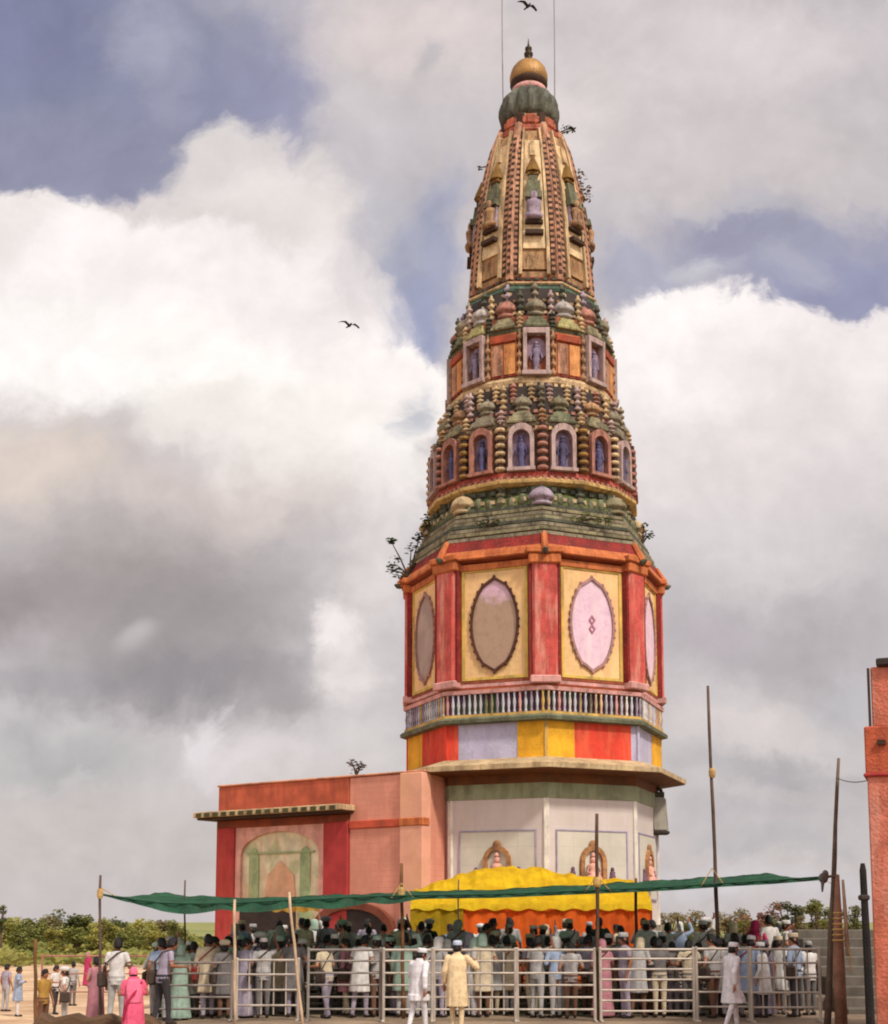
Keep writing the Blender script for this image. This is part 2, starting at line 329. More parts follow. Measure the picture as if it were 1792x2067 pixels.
# --- lower chamber
prof('lower_wall', 8, P8, [(248, 1868), (248, 1600)], M_WALL)
prof('plinth', 8, P8, [(262, 1905), (262, 1866)], M_GREY)
prof('painted_frieze', 8, P8, [(250, 1632), (250, 1602)], mat('green_frieze', (146, 150, 118), var=.3, second=(136, 142, 112), second_amt=.5, sscale=1.5, stain=.4, stain_rgb=(96, 84, 52), scale=1.5))
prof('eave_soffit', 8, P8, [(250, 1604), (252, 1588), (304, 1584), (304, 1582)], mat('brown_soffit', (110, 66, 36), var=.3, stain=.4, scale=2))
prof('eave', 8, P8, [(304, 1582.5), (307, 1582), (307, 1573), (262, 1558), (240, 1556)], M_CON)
apo = math.cos(PI / 8)
def facew(r, y): return 2 * RT(r, y) * math.sin(PI / 8)
RW = RT(248, 1740); AW = RW * apo; zb = ZT(1868)
for k in (-2, -1, 0, 1):
    th = P8 + (k + .5) * PI / 4
    z0, z1 = ZT(1815), ZT(1690); wv_ = facew(248, 1740) * .40
    bm = B(); slab(bm, rect(wv_, z0, z1), -AW - .03, -AW + .05)
    pn = obj('painted_panel', bm, mat('panel_tile', (196, 188, 172), rough=.5, var=.1, stain=.3, stain_rgb=(176, 178, 150), scale=1.2, tile=(.6, .5, (182, 174, 168)), bump=.04), tower, rz=th)
    bm = B(); frame(bm, rect(wv_, z0 - .04, z1), rect(wv_ - .035, z0 + .0, z1 - .035), -AW - .05, -AW - .01)
    obj('panel_border', bm, mat('lavender_border', (158, 146, 168), var=.25), pn)
    zc = ZT(1755); s = ppm(1750, YT - 3.5)
    bm = B(); frame(bm, arch(30 * s, zc - 34 * s, zc + 40 * s, 10, .1), arch(21 * s, zc - 34 * s, zc + 30 * s, 10, .1), -AW - .13, -AW - .02)
    ell(bm, (0, -AW - .08, zc + 42 * s), (9 * s, .06, 9 * s))
    obj('arch_relief', bm, M_GOLDP, pn)
    bm = B(); lathe(bm, (0, -AW - .06, zc - 34 * s), [(.0, 0), (19 * s, 1 * s), (20 * s, 8 * s), (12 * s, 16 * s), (10 * s, 26 * s), (12 * s, 33 * s), (5 * s, 38 * s)], 10)
    ell(bm, (0, -AW - .07, zc + 11 * s), (6.5 * s, 6 * s, 8 * s)); lathe(bm, (0, -AW - .07, zc + 17 * s), [(6 * s, 0), (5 * s, 5 * s), (1, 10 * s) if False else (1 * s, 10 * s)], 8)
    for sx_ in (-1, 1): tube(bm, [(sx_ * 11 * s, -AW - .07, zc - 3 * s), (sx_ * 15 * s, -AW - .1, zc - 14 * s), (sx_ * 6 * s, -AW - .16, zc - 19 * s)], 3 * s, 6)
    obj('deity_relief', bm, M_FLESH, pn, True)
    for sx_ in (-1, 1):
        bm = B(); x = sx_ * 46 * s
        lathe(bm, (x, -AW - .05, zc - 34 * s), [(7 * s, 0), (8 * s, 8 * s), (5 * s, 16 * s), (6 * s, 20 * s), (2 * s, 23 * s)], 8); ell(bm, (x, -AW - .05, zc - 8 * s), (4 * s, 4 * s, 5 * s))
        obj('attendant_relief', bm, mat('attendant_paint', (116, 84, 104), var=.3, scale=5), pn, True)
# corner strips of the lower wall
for k in range(-2, 3):
    bm = B(); box(bm, (0, -RW + .02, (zb + ZT(1632)) / 2), (.16, .12, ZT(1632) - zb), bev=.02)
    obj('corner_strip', bm, M_WHT, tower, rz=P8 + k * PI / 4)

# --- band of coloured panels
prof('panel_band', 8, P8, [(255, 1560), (255, 1484)], M_LAV2)
def facept(k, t, R):            # point on octagon face k, t from -0.5 to 0.5
    return t * 2 * R * math.sin(PI / 8)
RBN = RT(255, 1520); AB = RBN * apo
bands = {-3: [(-.5, 0, M_REDP), (.2, .5, M_YEL)], -2: [(-.5, -.1, M_YEL), (-.1, .5, M_REDP)], -1: [(-.5, -.38, M_REDP), (.22, .5, M_YEL)],
         0: [(-.5, -.2, M_YEL), (-.2, .42, M_REDP)], 1: [(.1, .5, M_YEL)], 2: [(-.5, -.1, M_REDP), (.3, .5, M_YEL)]}
for k, lst in bands.items():
    for a, b, m in lst:
        bm = B(); wf = 2 * RBN * math.sin(PI / 8)
        slab(bm, [(a * wf, ZT(1558)), (b * wf, ZT(1558)), (b * wf, ZT(1487)), (a * wf, ZT(1487))], -AB - .02, -AB + .03)
        obj('coloured_panel', bm, m, tower, rz=P8 + (k + .5) * PI / 4)
for k in range(-2, 3):
    bm = B(); box(bm, (0, -RBN - .005, ZT(1523)), (.1, .08, ZT(1487) - ZT(1558)), bev=.015)
    obj('corner_rib', bm, M_YTR if k in (0, 2) else M_REDP if k < 0 else M_LAV2, tower, rz=P8 + k * PI / 4)

# --- balcony
prof('balcony_slab', 8, P8, [(255, 1492), (270, 1490), (271, 1484), (266, 1480), (258, 1478)], mat('grey_green_slab', (104, 108, 84), grime=0.4, var=.3, stain=.5, scale=2))
prof('balcony_base', 8, P8, [(258, 1479.5), (262, 1479), (262, 1474), (250, 1472)], M_YTR)
prof('balcony_backing', 8, P8, [(252, 1476), (252, 1436)], mat('balcony_backing_paint', (86, 66, 84), var=.3, second=(70, 96, 60), second_amt=.9, sscale=1.4, stain=.5, stain_rgb=(150, 60, 96), scale=1.5))
prof('handrail', 8, P8, [(257, 1436), (263, 1436), (264, 1429), (252, 1427)], M_PINK)
RBAL = RT(259, 1455) * apo; wf = facew(259, 1455); hz0, hz1 = ZT(1475), ZT(1435)
bm = B(); lathe(bm, (0, 0, 0), [(.038, 0), (.042, .06), (.026, .14), (.05, (hz1 - hz0) * .5), (.026, (hz1 - hz0) * .78), (.042, hz1 - hz0 + .02)], 8)
bal = None
BAL_M = [M_WHT, M_WHT, M_CREAM, M_PINK, M_WHT]
bal_me = bpy.data.meshes.new('baluster'); bmesh.ops.recalc_face_normals(bm, faces=bm.faces); bm.to_mesh(bal_me); bm.free()
bal_me.polygons.foreach_set('use_smooth', [True] * len(bal_me.polygons)); bal_me.materials.append(mat('blue_grey_baluster', (186, 182, 186), var=.2, stain=.4, scale=3))
nb = 18
for k in (-2, -1, 0, 1):
    th = P8 + (k + .5) * PI / 4
    for i in range(nb):
        x = (i + .5) / nb * wf - wf / 2
        o = bpy.data.objects.new('baluster', bal_me); COL.objects.link(o); o.parent = tower
        o.location = (x * math.cos(th) + RBAL * math.sin(th), x * math.sin(th) - RBAL * math.cos(th), hz0 - .01); o.rotation_euler = (0, 0, th)
        if random.random() < .5:
            o.material_slots[0].link = 'OBJECT'; o.material_slots[0].material = random.choice([M_CREAM, M_PINK, M_YTR, M_WHT, M_LAV, M_PGRN])

# --- octagonal storey with the oval medallions
RO = RT(252, 1330); AO = RO * apo; WF = 2 * RO * math.sin(PI / 8)
prof('octagon_wall', 8, P8, [(252, 1430), (250, 1188)], mat('peach_wall_paint', (214, 130, 84), grime=0.25, var=.2, stain=.4, stain_rgb=(170, 76, 50), scale=1.5))
zt, zbm = ZT(1197), ZT(1418)
for k in FR8:
    th = P8 + (k + .5) * PI / 4
    bm = B(); pw = WF * .335; slab(bm, rect(pw, zbm + .12, zt - .1), -AO - .04, -AO + .05)
    p = obj('medallion_panel', bm, mat('panel_cream', (228, 186, 128), grime=0.12, var=.12, stain=.35, stain_rgb=(214, 150, 110), scale=1.2), tower, rz=th)
    bm = B(); frame(bm, rect(pw, zbm + .12, zt - .1), rect(pw - .09, zbm + .2, zt - .18), -AO - .07, -AO - .03); obj('panel_border', bm, mat('straw_border', (206, 172, 84), var=.25, stain=.4, scale=2), p)
    bm = B(); frame(bm, rect(pw + .12, zbm + .03, zt - .01), rect(pw + .003, zbm + .117, zt - .097), -AO - .06, -AO + .03); obj('panel_frame', bm, mat('umber_frame', (150, 74, 44), grime=0.3, var=.25, stain=.3, scale=3), p)
    zc = (zt + zbm) / 2 - .02; hh = (zt - zbm) * .385; hw = WF * .232
    bm = B(); frame(bm, vesica(hw + .05, hh + .06, zc), vesica(hw - .02, hh - .03, zc), -AO - .11, -AO - .03)
    for i in range(26):
        q = vesica(hw + .045, hh + .055, zc, 13)[i]; ell(bm, (q[0], -AO - .09, q[1]), (.045, .04, .06), 6, 5)
    obj('oval_rim', bm, M_LINE if k == -1 else mat('thin_rim_paint', (160, 120, 112), var=.3, scale=4), p)
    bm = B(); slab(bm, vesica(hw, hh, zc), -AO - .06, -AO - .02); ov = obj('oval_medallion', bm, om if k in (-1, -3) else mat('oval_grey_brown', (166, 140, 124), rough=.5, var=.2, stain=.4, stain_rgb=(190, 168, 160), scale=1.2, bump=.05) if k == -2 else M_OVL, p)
    if k == 0:
        bm = B()
        for dz in (-.13, .13):
            c_ = [(0.14 * math.sin(t) * .8, zc + dz + .15 * math.cos(t)) for t in [2 * PI * i / 4 for i in range(4)]]
            i_ = [(0.07 * math.sin(t) * .8, zc + dz + .075 * math.cos(t)) for t in [2 * PI * i / 4 for i in range(4)]]
            frame(bm, c_, i_, -AO - .08 - (.004 if dz > 0 else 0), -AO - .05)
        obj('painted_mark', bm, mat('mauve_line', (168, 106, 126), var=.2), p)
for k in range(-3, 4):
    th = P8 + k * PI / 4
    bm = B(); box(bm, (0, -RO + .06, (zt + zbm) / 2), (WF * .245, .36, zt - zbm), bev=.07)
    p = obj('pillar', bm, M_RED, tower, rz=th)
    bm = B(); box(bm, (0, -RO + .05, zt + .02), (WF * .31, .46, .3), bev=.04); box(bm, (0, -RO + .05, zt + .26), (WF * .36, .56, .18), bev=.03); obj('capital', bm, M_OR, p)
    bm = B(); box(bm, (0, -RO + .05, zbm + .02), (WF * .29, .44, .22), bev=.03); obj('pillar_base', bm, M_PINK, p)
    bm = B()
    for s_ in (-1, 1): box(bm, (s_ * WF * .14, -RO + .13, (zt + zbm) / 2), (.07, .34, zt - zbm - .2))
    obj('dark_edge', bm, M_MAR, p)
prof('sill', 8, P8, [(251, 1424), (257, 1423), (257, 1417), (250, 1415)], M_PINK)
# --- great cornice
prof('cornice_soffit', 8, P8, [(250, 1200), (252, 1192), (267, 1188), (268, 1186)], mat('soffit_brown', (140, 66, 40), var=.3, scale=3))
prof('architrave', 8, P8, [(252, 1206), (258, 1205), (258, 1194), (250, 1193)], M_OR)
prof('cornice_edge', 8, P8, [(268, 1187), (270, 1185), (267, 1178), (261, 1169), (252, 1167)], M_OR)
prof('cornice_roof', 8, P8, [(260, 1170), (254, 1160), (248, 1147), (232, 1144)], M_MAR)
for k in range(-3, 4):
    bm = B(); tube(bm, [(0, -RT(269, 1184), ZT(1182)), (0, -RT(261, 1169) - .02, ZT(1169)), (0, -RT(248, 1147) - .01, ZT(1147))], [.1, .1, .08], 6)
    obj('cornice_ridge', bm, M_OR, tower, rz=P8 + k * PI / 4)
    bm = B(); tube(bm, [(0, -RT(266, 1184), ZT(1184)), (0, -RT(274, 1185), ZT(1184)), (0, -RT(279, 1183), ZT(1181))], [.1, .08, .03], 6)
    obj('corner_finial', bm, M_DGRN, tower, rz=P8 + k * PI / 4)
# --- grey green steps
for i, (r_, y_, m_) in enumerate([(249, 1148, M_GREY), (246, 1138, M_PGRN), (240, 1129, M_GREY), (236, 1120, M_DGRN), (233, 1114, M_PGRN), (227, 1105, M_GREY), (224, 1096, M_PGRN), (219, 1088, M_DGRN)]):
    prof('roof_step', 8, P8, [(r_ - 3, y_ + .6), (r_, y_ - .5), (r_, y_ - 6), (r_ - 4, y_ - 7.5), (r_ - 10, y_ - 9.5)], m_)
prof('green_frieze', 8, P8, [(217, 1086), (214, 1066), (206, 1058), (203, 1040)], mat('leafy_green_frieze', (92, 106, 52), grime=0.6, var=.45, second=(52, 62, 44), second_amt=.8, sscale=2.5, stain=.4, stain_rgb=(120, 100, 60), scale=3))
def frontcopies(name, bm, m, ths, smooth=True, make_kids=None):
    o = obj(name, bm, m, tower, smooth, rz=ths[0])
    if make_kids: make_kids(o)
    out = [o]
    for t in ths[1:]: out.append(dup(o, tower, t))
    return out
def recolour(objs, mats_):
    for i, o in enumerate(objs):
        m = mats_[i % len(mats_)]
        o.material_slots[0].link = 'OBJECT'; o.material_slots[0].material = m
def bead(h, w_, n=4):          # stacked
    n = n + 1; w_ *= .84
    p = []
    for i in range(n):
        z = h * i / n; d = h / n; q = w_ * (1 - .12 * i / n)
        p += [(q * .45, z), (q * .95, z + d * .12), (q, z + d * .3), (q * .9, z + d * .5), (q * .45, z + d * .6)]
    return p + [(w_ * .4, h), (w_ * .02, h * 1.06)]
def hood(w_, h, d, y):         # curved hood roof over a niche, front at -y
    bm = B(); R_ = []
    for t, k in ((0, 1.0), (.12, 1.04), (.2, .9), (.42, .86), (.5, .66), (.72, .6), (.8, .36), (1, .2)):
        R_.append([Vector((-w_ * k, -y + .1, h * t)), Vector((-w_ * k * .85, -y - d * k, h * t)), Vector((w_ * k * .85, -y - d * k, h * t)), Vector((w_ * k, -y + .1, h * t))])
    loft(bm, R_); return bm
def gear(name, n, ph, R0, R1, y0, y1, m, teeth=48):   # moulding with a toothed rim, one continuous ring
    bm = B(); R_ = []
    nt = max(1, round(teeth * 2 / n))
    def ring(rpx, y, cut):
        out = []; base = circ((0, 0, ZT(y)), RT(rpx, y), n, ph); inn = circ((0, 0, ZT(y)), RT(rpx - (R1 - R0), y), n, ph)
        for i in range(n):
            for j in range(nt):
                for e_ in (.001, .499):
                    for _ in (0,):
                        t0 = (j + (e_ if e_ < .25 else .999)) / nt; src = base if (j % 2 == 0 or not cut) else inn
                        out.append(src[i].lerp(src[(i + 1) % n], t0))
        return out
    loft(bm, [ring(R0, y0, False), ring(R1, y0 - .2, True), ring(R1, y1 + .2, True), ring(R0, y1, False)])
    return obj(name, bm, m, tower)
def chhatri(w_, h):            # low wide dome with a knob
    w_ *= .92; h *= .7
    return [(w_ * .82, 0), (w_ * .86, h * .12), (w_ * .7, h * .16), (w_ * .72, h * .26), (w_, h * .3), (w_ * 1.02, h * .4), (w_ * .9, h * .56), (w_ * .66, h * .72), (w_ * .3, h * .83), (w_ * .1, h * .87), (w_ * .14, h * .92), (w_ * .02, h)]
# small domes and petals standing on the steps
zz = ZT(1084); rr = RT(215, 1080)
bm = B(); lathe(bm, (0, -rr + .18, zz), chhatri(.42, .95), 12, flute=.03)
recolour(frontcopies('small_dome', bm, M_PGRN, [P8 + k * PI / 4 for k in range(-3, 4)]), [M_GREY, M_CON, M_CON, M_LAV, M_PGRN, M_CON, M_GREY])
bm = B()
for i in range(7):
    x = (i - 3) * .34; ell(bm, (x, -rr * apo + .06, zz + .14 + .06 * (i % 2)), (.14, .14, .22), 8, 6)
frontcopies('lotus_petals', bm, M_GRN, [P8 + (k + .5) * PI / 4 for k in FR8])
for k in FR8:
    bm = B(); lathe(bm, (0, -RT(208, 1062) * apo - .02, ZT(1076)), bead(.9, .2, 3), 9); obj('spirelet', bm, M_PGRN if k % 2 else M_DGRN, tower, True, rz=P8 + (k + .5) * PI / 4)
# --- lower niche tier (sixteen sides)
prof('tier_cornice', 16, P16A, [(202, 1044), (212, 1040), (213, 1035), (206, 1031), (204, 1027)], mat('ochre_cream_cornice', (204, 168, 104), grime=0.5, var=.25, stain=.4, scale=2))
prof('tier_base', 16, P16A, [(204, 1030), (206, 1028), (205, 1019), (202, 1017)], mat('brick_red_base', (168, 70, 56), grime=0.5, var=.3, stain=.35, stain_rgb=(210, 130, 110), scale=3))
prof('tier_wall', 16, P16A, [(200, 1030), (193, 930), (188, 906)], mat('brown_plaster', (118, 80, 60), grime=0.6, var=.4, stain=.5, stain_rgb=(60, 42, 34), scale=3))
z0, z1 = ZT(1017), ZT(928); r0 = RT(199, 990) * math.cos(PI / 16); tw = 2 * RT(200, 980) * math.sin(PI / 16)
def niche_kids(z0, z1, rad, w_, fig, rec):
    def f(o):
        h = z1 - z0
        bm = B(); slab(bm, arch(w_ * .74, z0 + .05 * h, z1 - .14 * h), -rad - .02, -rad + .03); obj('recess', bm, rec, o)
        bm = B(); y = -rad - .08; hh = h * .82
        lathe(bm, (0, y, z0 + .06 * h), [(w_ * .26, 0), (w_ * .32, hh * .05), (w_ * .2, hh * .12), (w_ * .28, hh * .36), (w_ * .22, hh * .46), (w_ * .34, hh * .6), (w_ * .1, hh * .69)], 9)
        for s_ in (-1, 1): tube(bm, [(s_ * w_ * .32, y, z0 + hh * .63), (s_ * w_ * .48, y - .03, z0 + hh * .47), (s_ * w_ * .34, y - .08, z0 + hh * .4)], w_ * .08, 6)
        ell(bm, (0, y, z0 + hh * .79), (w_ * .19, w_ * .19, hh * .085)); lathe(bm, (0, y, z0 + hh * .84), [(w_ * .2, 0), (w_ * .15, hh * .06), (w_ * .03, hh * .1)], 8)
        obj('statue', bm, fig, o, True)
    return f
TS = [P16A + (k + .5) * PI / 8 for k in range(-5, 5)]
hwn = tw * .31
M_NF = mat('pale_niche_frame', (180, 154, 146), grime=0.5, var=.2, stain=.45, stain_rgb=(150, 110, 104), scale=4); M_NF2 = mat('rosy_niche_frame', (172, 116, 98), grime=0.55, var=.25, stain=.45, stain_rgb=(120, 76, 70), scale=4)
bm = B(); frame(bm, arch(hwn, z0, z1), arch(hwn * .70, z0 + .1, z1 - .2), -r0 - .2, -r0 + .05); box(bm, (0, -r0 - .1, z0 + .04), (hwn * 2.2, .3, .1))
recolour(frontcopies('niche', bm, M_NF, TS, False, niche_kids(z0, z1, r0 - .02, hwn, mat('slate_blue_figure', (84, 78, 112), grime=0.45, var=.35, scale=6), mat('mauve_recess', (136, 112, 128), grime=0.5, var=.3, stain=.3, scale=4))), [M_NF2, M_NF, M_NF2, M_NF2, M_NF, M_NF, M_NF2, M_NF, M_NF2])
h = z1 - z0
bm = B(); lathe(bm, (0, -RT(200, 990) - .06, z0), bead(h, .2, 5), 9)
def core(o):
    bm = B(); lathe(bm, (0, -RT(200, 990) - .06, z0 + .02), [(.11, 0), (.1, h)], 8); obj('pilaster_core', bm, M_DBR, o)
recolour(frontcopies('pilaster', bm, M_YTR, [P16A + k * PI / 8 for k in range(-5, 6)], True, core), [mat('dull_ochre', (150, 110, 52), grime=0.5, var=.35, stain=.5, stain_rgb=(80, 50, 36), scale=4), M_CREAM, M_NF2])
prof('niche_cornice', 16, P16A, [(192, 934), (199, 930), (200, 924), (192, 921)], M_GREY)
zz = ZT(925); bm = hood(tw * .40, ZT(896) - zz, .3, RT(190, 915) * math.cos(PI / 16) - .05); [setattr(v.co, 'z', v.co.z + zz) for v in bm.verts]
recolour(frontcopies('hood', bm, M_PGRN, TS, False), [M_PGRN, M_GRN, M_PGRN, M_GREY])
bm = B(); lathe(bm, (0, -RT(194, 915) - .04, zz - .1), bead(ZT(893) - zz, .17, 3), 9)
recolour(frontcopies('spirelet', bm, M_CREAM, [P16A + k * PI / 8 for k in range(-5, 6)]), [M_CREAM, M_NF, M_TAN])
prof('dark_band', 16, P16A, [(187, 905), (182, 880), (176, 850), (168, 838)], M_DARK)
zz = ZT(897); rr = RT(184, 890); bm = B(); lathe(bm, (0, -rr * math.cos(PI / 16) + .06, zz), chhatri(tw * .27, .78), 10)
recolour(frontcopies('small_dome', bm, M_PGRN, TS), [M_GREY, M_PGRN, M_TAN, M_GREY])
bm = B(); lathe(bm, (0, -rr - .0, zz + .06), bead(.75, .14, 3), 8)
recolour(frontcopies('spirelet', bm, M_CON, [P16A + k * PI / 8 for k in range(-5, 6)]), [M_NF, M_CREAM, M_GREY])
zz = ZT(874); rr = RT(181, 868); bm = B(); lathe(bm, (0, -rr + .1, zz), bead(ZT(842) - zz, .15, 3), 8)
recolour(frontcopies('spirelet', bm, M_CON, [P16A + (k + .5) * PI / 16 for k in range(-9, 9)]), [M_CON, M_CREAM, M_NF2, M_CON, M_NF])
# --- orange niche tier
prof('tier_cornice', 16, P16B, [(164, 842), (170, 838), (171, 832), (166, 828), (164, 824)], M_CREAM)
prof('tier_wall', 16, P16B, [(164, 832), (160, 770), (157, 706)], mat('rust_brown_plaster', (142, 78, 52), grime=0.6, var=.35, stain=.5, stain_rgb=(80, 46, 36), scale=3))
z0, z1 = ZT(824), ZT(738); ro = RT(161, 790) * math.cos(PI / 16); to = 2 * RT(161, 790) * math.sin(PI / 16); h = z1 - z0
THB = [k * PI / 8 + math.radians(-.3) for k in range(-5, 6)]
bm = B(); slab(bm, rect(to * .42, z0 + .05, z1 - .02), -ro - .05, -ro + .04)
def opk(o):
    bm = B(); slab(bm, rect(to * .17, z0 + .1, z0 + h * .74), -ro - .09, -ro - .03); [setattr(v.co, 'x', v.co.x - to * .2) for v in bm.verts]; obj('panel_leaf', bm, M_PEACH, o)
    bm = B(); slab(bm, rect(to * .17, z0 + .1, z0 + h * .74), -ro - .09, -ro - .03); [setattr(v.co, 'x', v.co.x + to * .2) for v in bm.verts]; obj('panel_leaf', bm, mat('apricot_panel', (214, 146, 84), grime=0.5, var=.25, stain=.4, stain_rgb=(150, 80, 44), scale=3), o)
    bm = B(); box(bm, (0, -ro - .06, z0 + h * .86), (to * .84, .14, h * .16), bev=.02); obj('panel_head', bm, mat('rust_head', (164, 72, 44), grime=0.4, var=.3, stain=.4, scale=3), o)
frontcopies('orange_panel', bm, M_ORP, [t for i, t in enumerate(THB) if (i - 5) % 2], False, opk)
hwn = to * .40
bm = B(); frame(bm, rect(hwn, z0, z1 + .05), rect(hwn * .72, z0 + .14, z1 - .12), -ro - .2, -ro + .05); box(bm, (0, -ro - .1, z0 + .05), (hwn * 2.2, .3, .12))
frontcopies('niche', bm, M_NF, [t for i, t in enumerate(THB) if (i - 5) % 2 == 0], False, niche_kids(z0, z1, ro - .02, hwn, mat('violet_grey_figure', (134, 118, 138), grime=0.5, var=.3, scale=5), mat('lilac_recess', (158, 132, 146), grime=0.5, var=.3, stain=.3, scale=4)))
bm = B(); lathe(bm, (0, -RT(162, 790) - .02, z0), bead(h, .12, 4), 8)
frontcopies('pilaster', bm, M_TAN, [P16B + k * PI / 8 for k in range(-6, 6)])
prof('niche_cornice', 16, P16B, [(158, 741), (162, 738), (163, 731), (156, 727)], M_GRN)
zz = ZT(731); bm = hood(to * .44, ZT(702) - zz, .28, RT(155, 720) * math.cos(PI / 16) - .05); [setattr(v.co, 'z', v.co.z + zz) for v in bm.verts]
recolour(frontcopies('hood', bm, M_PGRN, THB, False), [mat('straw_green', (168, 158, 104), grime=0.6, var=.25, stain=.5, stain_rgb=(90, 84, 50), scale=3), M_PGRN, M_GRN])
bm = B(); lathe(bm, (0, -RT(158, 722) - .02, zz), bead(ZT(700) - zz, .13, 3), 8)
recolour(frontcopies('spirelet', bm, M_CREAM, [P16B + k * PI / 8 for k in range(-6, 6)]), [M_DGRN, M_CREAM])
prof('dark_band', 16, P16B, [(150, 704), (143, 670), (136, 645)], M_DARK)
zz = ZT(704); rr = RT(150, 698); bm = B(); lathe(bm, (0, -rr * math.cos(PI / 16) + .1, zz), chhatri(to * .38, .95), 14, flute=.03)
recolour(frontcopies('small_dome', bm, M_GREY, THB), [mat('pale_grey_dome', (178, 168, 160), grime=0.55, var=.25, stain=.5, stain_rgb=(104, 96, 80), scale=3), M_NF2, M_GREY])
bm = B(); lathe(bm, (0, -rr - .0, zz), bead(.8, .13, 3), 8)
recolour(frontcopies('spirelet', bm, M_WHT, [P16B + k * PI / 8 for k in range(-6, 6)]), [M_NF, M_CON, M_DGRN])
bm = B(); zz = ZT(674); rr = RT(143, 668); lathe(bm, (0, -rr + .12, zz), bead(.66, .15, 2), 8)
recolour(frontcopies('spirelet', bm, M_GREY, [P16B + (k + .5) * PI / 8 for k in range(-6, 6)]), [M_DGRN, M_LAV, M_GREY])
prof('green_cornice', 8, PI / 8, [(130, 652), (140, 648), (141, 643), (134, 637), (132, 628), (125, 622)], mat('green_cornice_paint', (70, 98, 80), grime=0.5, var=.4, stain=.5, stain_rgb=(40, 40, 34), scale=2.5))
prof('cornice_lip', 8, PI / 8, [(134, 633), (137, 631), (137, 628), (126, 626)], M_CREAM)

for (n_, ph_, R0, R1, ya, yb_, m_, te) in [(16, P16A, 199, 204, 1027, 1020, M_CREAM, 96), (16, P16A, 205, 211, 1034, 1028, M_NF2, 96), (16, P16A, 194, 200, 938, 931, M_CREAM, 96), (16, P16A, 190, 196, 921, 915, M_DGRN, 96), (16, P16A, 184, 190, 903, 897, M_NF2, 80), (16, P16A, 177, 184, 880, 873, M_TAN, 80), (16, P16A, 169, 175, 847, 841, M_CREAM, 80),
        (16, P16B, 161, 166, 823, 816, M_MAR, 64), (16, P16B, 158, 163, 746, 740, M_CREAM, 64), (16, P16B, 154, 160, 727, 722, M_DGRN, 64), (16, P16B, 148, 153, 700, 695, M_CREAM, 64), (16, P16B, 142, 147, 674, 669, M_TAN, 64), (8, PI / 8, 136, 141, 657, 651, M_CREAM, 48), (8, PI / 8, 127, 131, 622, 617, M_DGRN, 48), (8, P8, 206, 212, 1056, 1048, M_DGRN, 64), (8, P8, 212, 218, 1074, 1067, M_CON, 64)]:
    gear('toothed_moulding', n_, ph_, R0, R1, ya, yb_, m_, te)
for s_ in (-1, 1):          # two thin rods rising from the shoulders of the lotus cushion
    bm = B(); tube(bm, [(s_ * RT(52, 205), 0, ZT(222)), (s_ * RT(53, 205), 0, ZT(100)), (s_ * RT(53, 205), 0, ZT(-120))], [.022, .018, .014], 6)
    obj('thin_rod', bm, mat('pale_grey_rod', (150, 144, 146), var=.1, metal=.3), tower)
# --- spire (shikhara), eight sided
SP = [(124, 626), (121, 600), (118, 560), (113, 515), (107, 470), (100, 430), (93, 395), (85, 360), (76, 326), (66, 300), (59, 284)]
PS = PI / 8 + math.radians(0)
prof('spire_body', 8, PS, SP, mat('brown_gold_plaster', (152, 108, 66), grime=0.65, var=.4, stain=.6, stain_rgb=(84, 56, 36), scale=2.5))
def spr(y):
    ys = [p[1] for p in SP][::-1]; rs = [p[0] for p in SP][::-1]
    return float(np.interp(y, ys, rs))
prof('spire_band', 8, PS, [(127, 628), (127, 616), (124, 613)], M_REDP if False else mat('rust_red_band', (160, 62, 34), grime=0.4, var=.3, stain=.4, scale=3)); prof('spire_band', 8, PS, [(125.5, 614), (125.5, 604), (121, 602)], M_TAN)
prof('spire_band', 8, PS, [(123, 592), (122.5, 583), (119, 581)], mat('rust_orange_band', (168, 92, 54), grime=0.5, var=.35, stain=.5, scale=3)); prof('spire_band', 8, PS, [(121, 574), (120.5, 567), (117, 566)], M_MAR)
def srf(y, frac=0.0, out=0.0):   # a point on face 0 of the spire (frac -0.5..0.5 of its width)
    R = RT(spr(y), y); return Vector((frac * 2 * R * math.sin(PI / 8), -R * math.cos(PI / 8) - out, ZT(y)))
def strip(bm, f0, f1, ya, yb, o0, o1, n=10):
    A = []; 
    for i in range(n + 1):
        y = ya + (yb - ya) * i / n; A.append([srf(y, f0, o0), srf(y, f1, o0), srf(y, f1, o1), srf(y, f0, o1)])
    loft(bm, A)
FS = [k * PI / 4 for k in range(-2, 3)]
bm = B(); strip(bm, -.30, .30, 600, 305, -.1, .10)
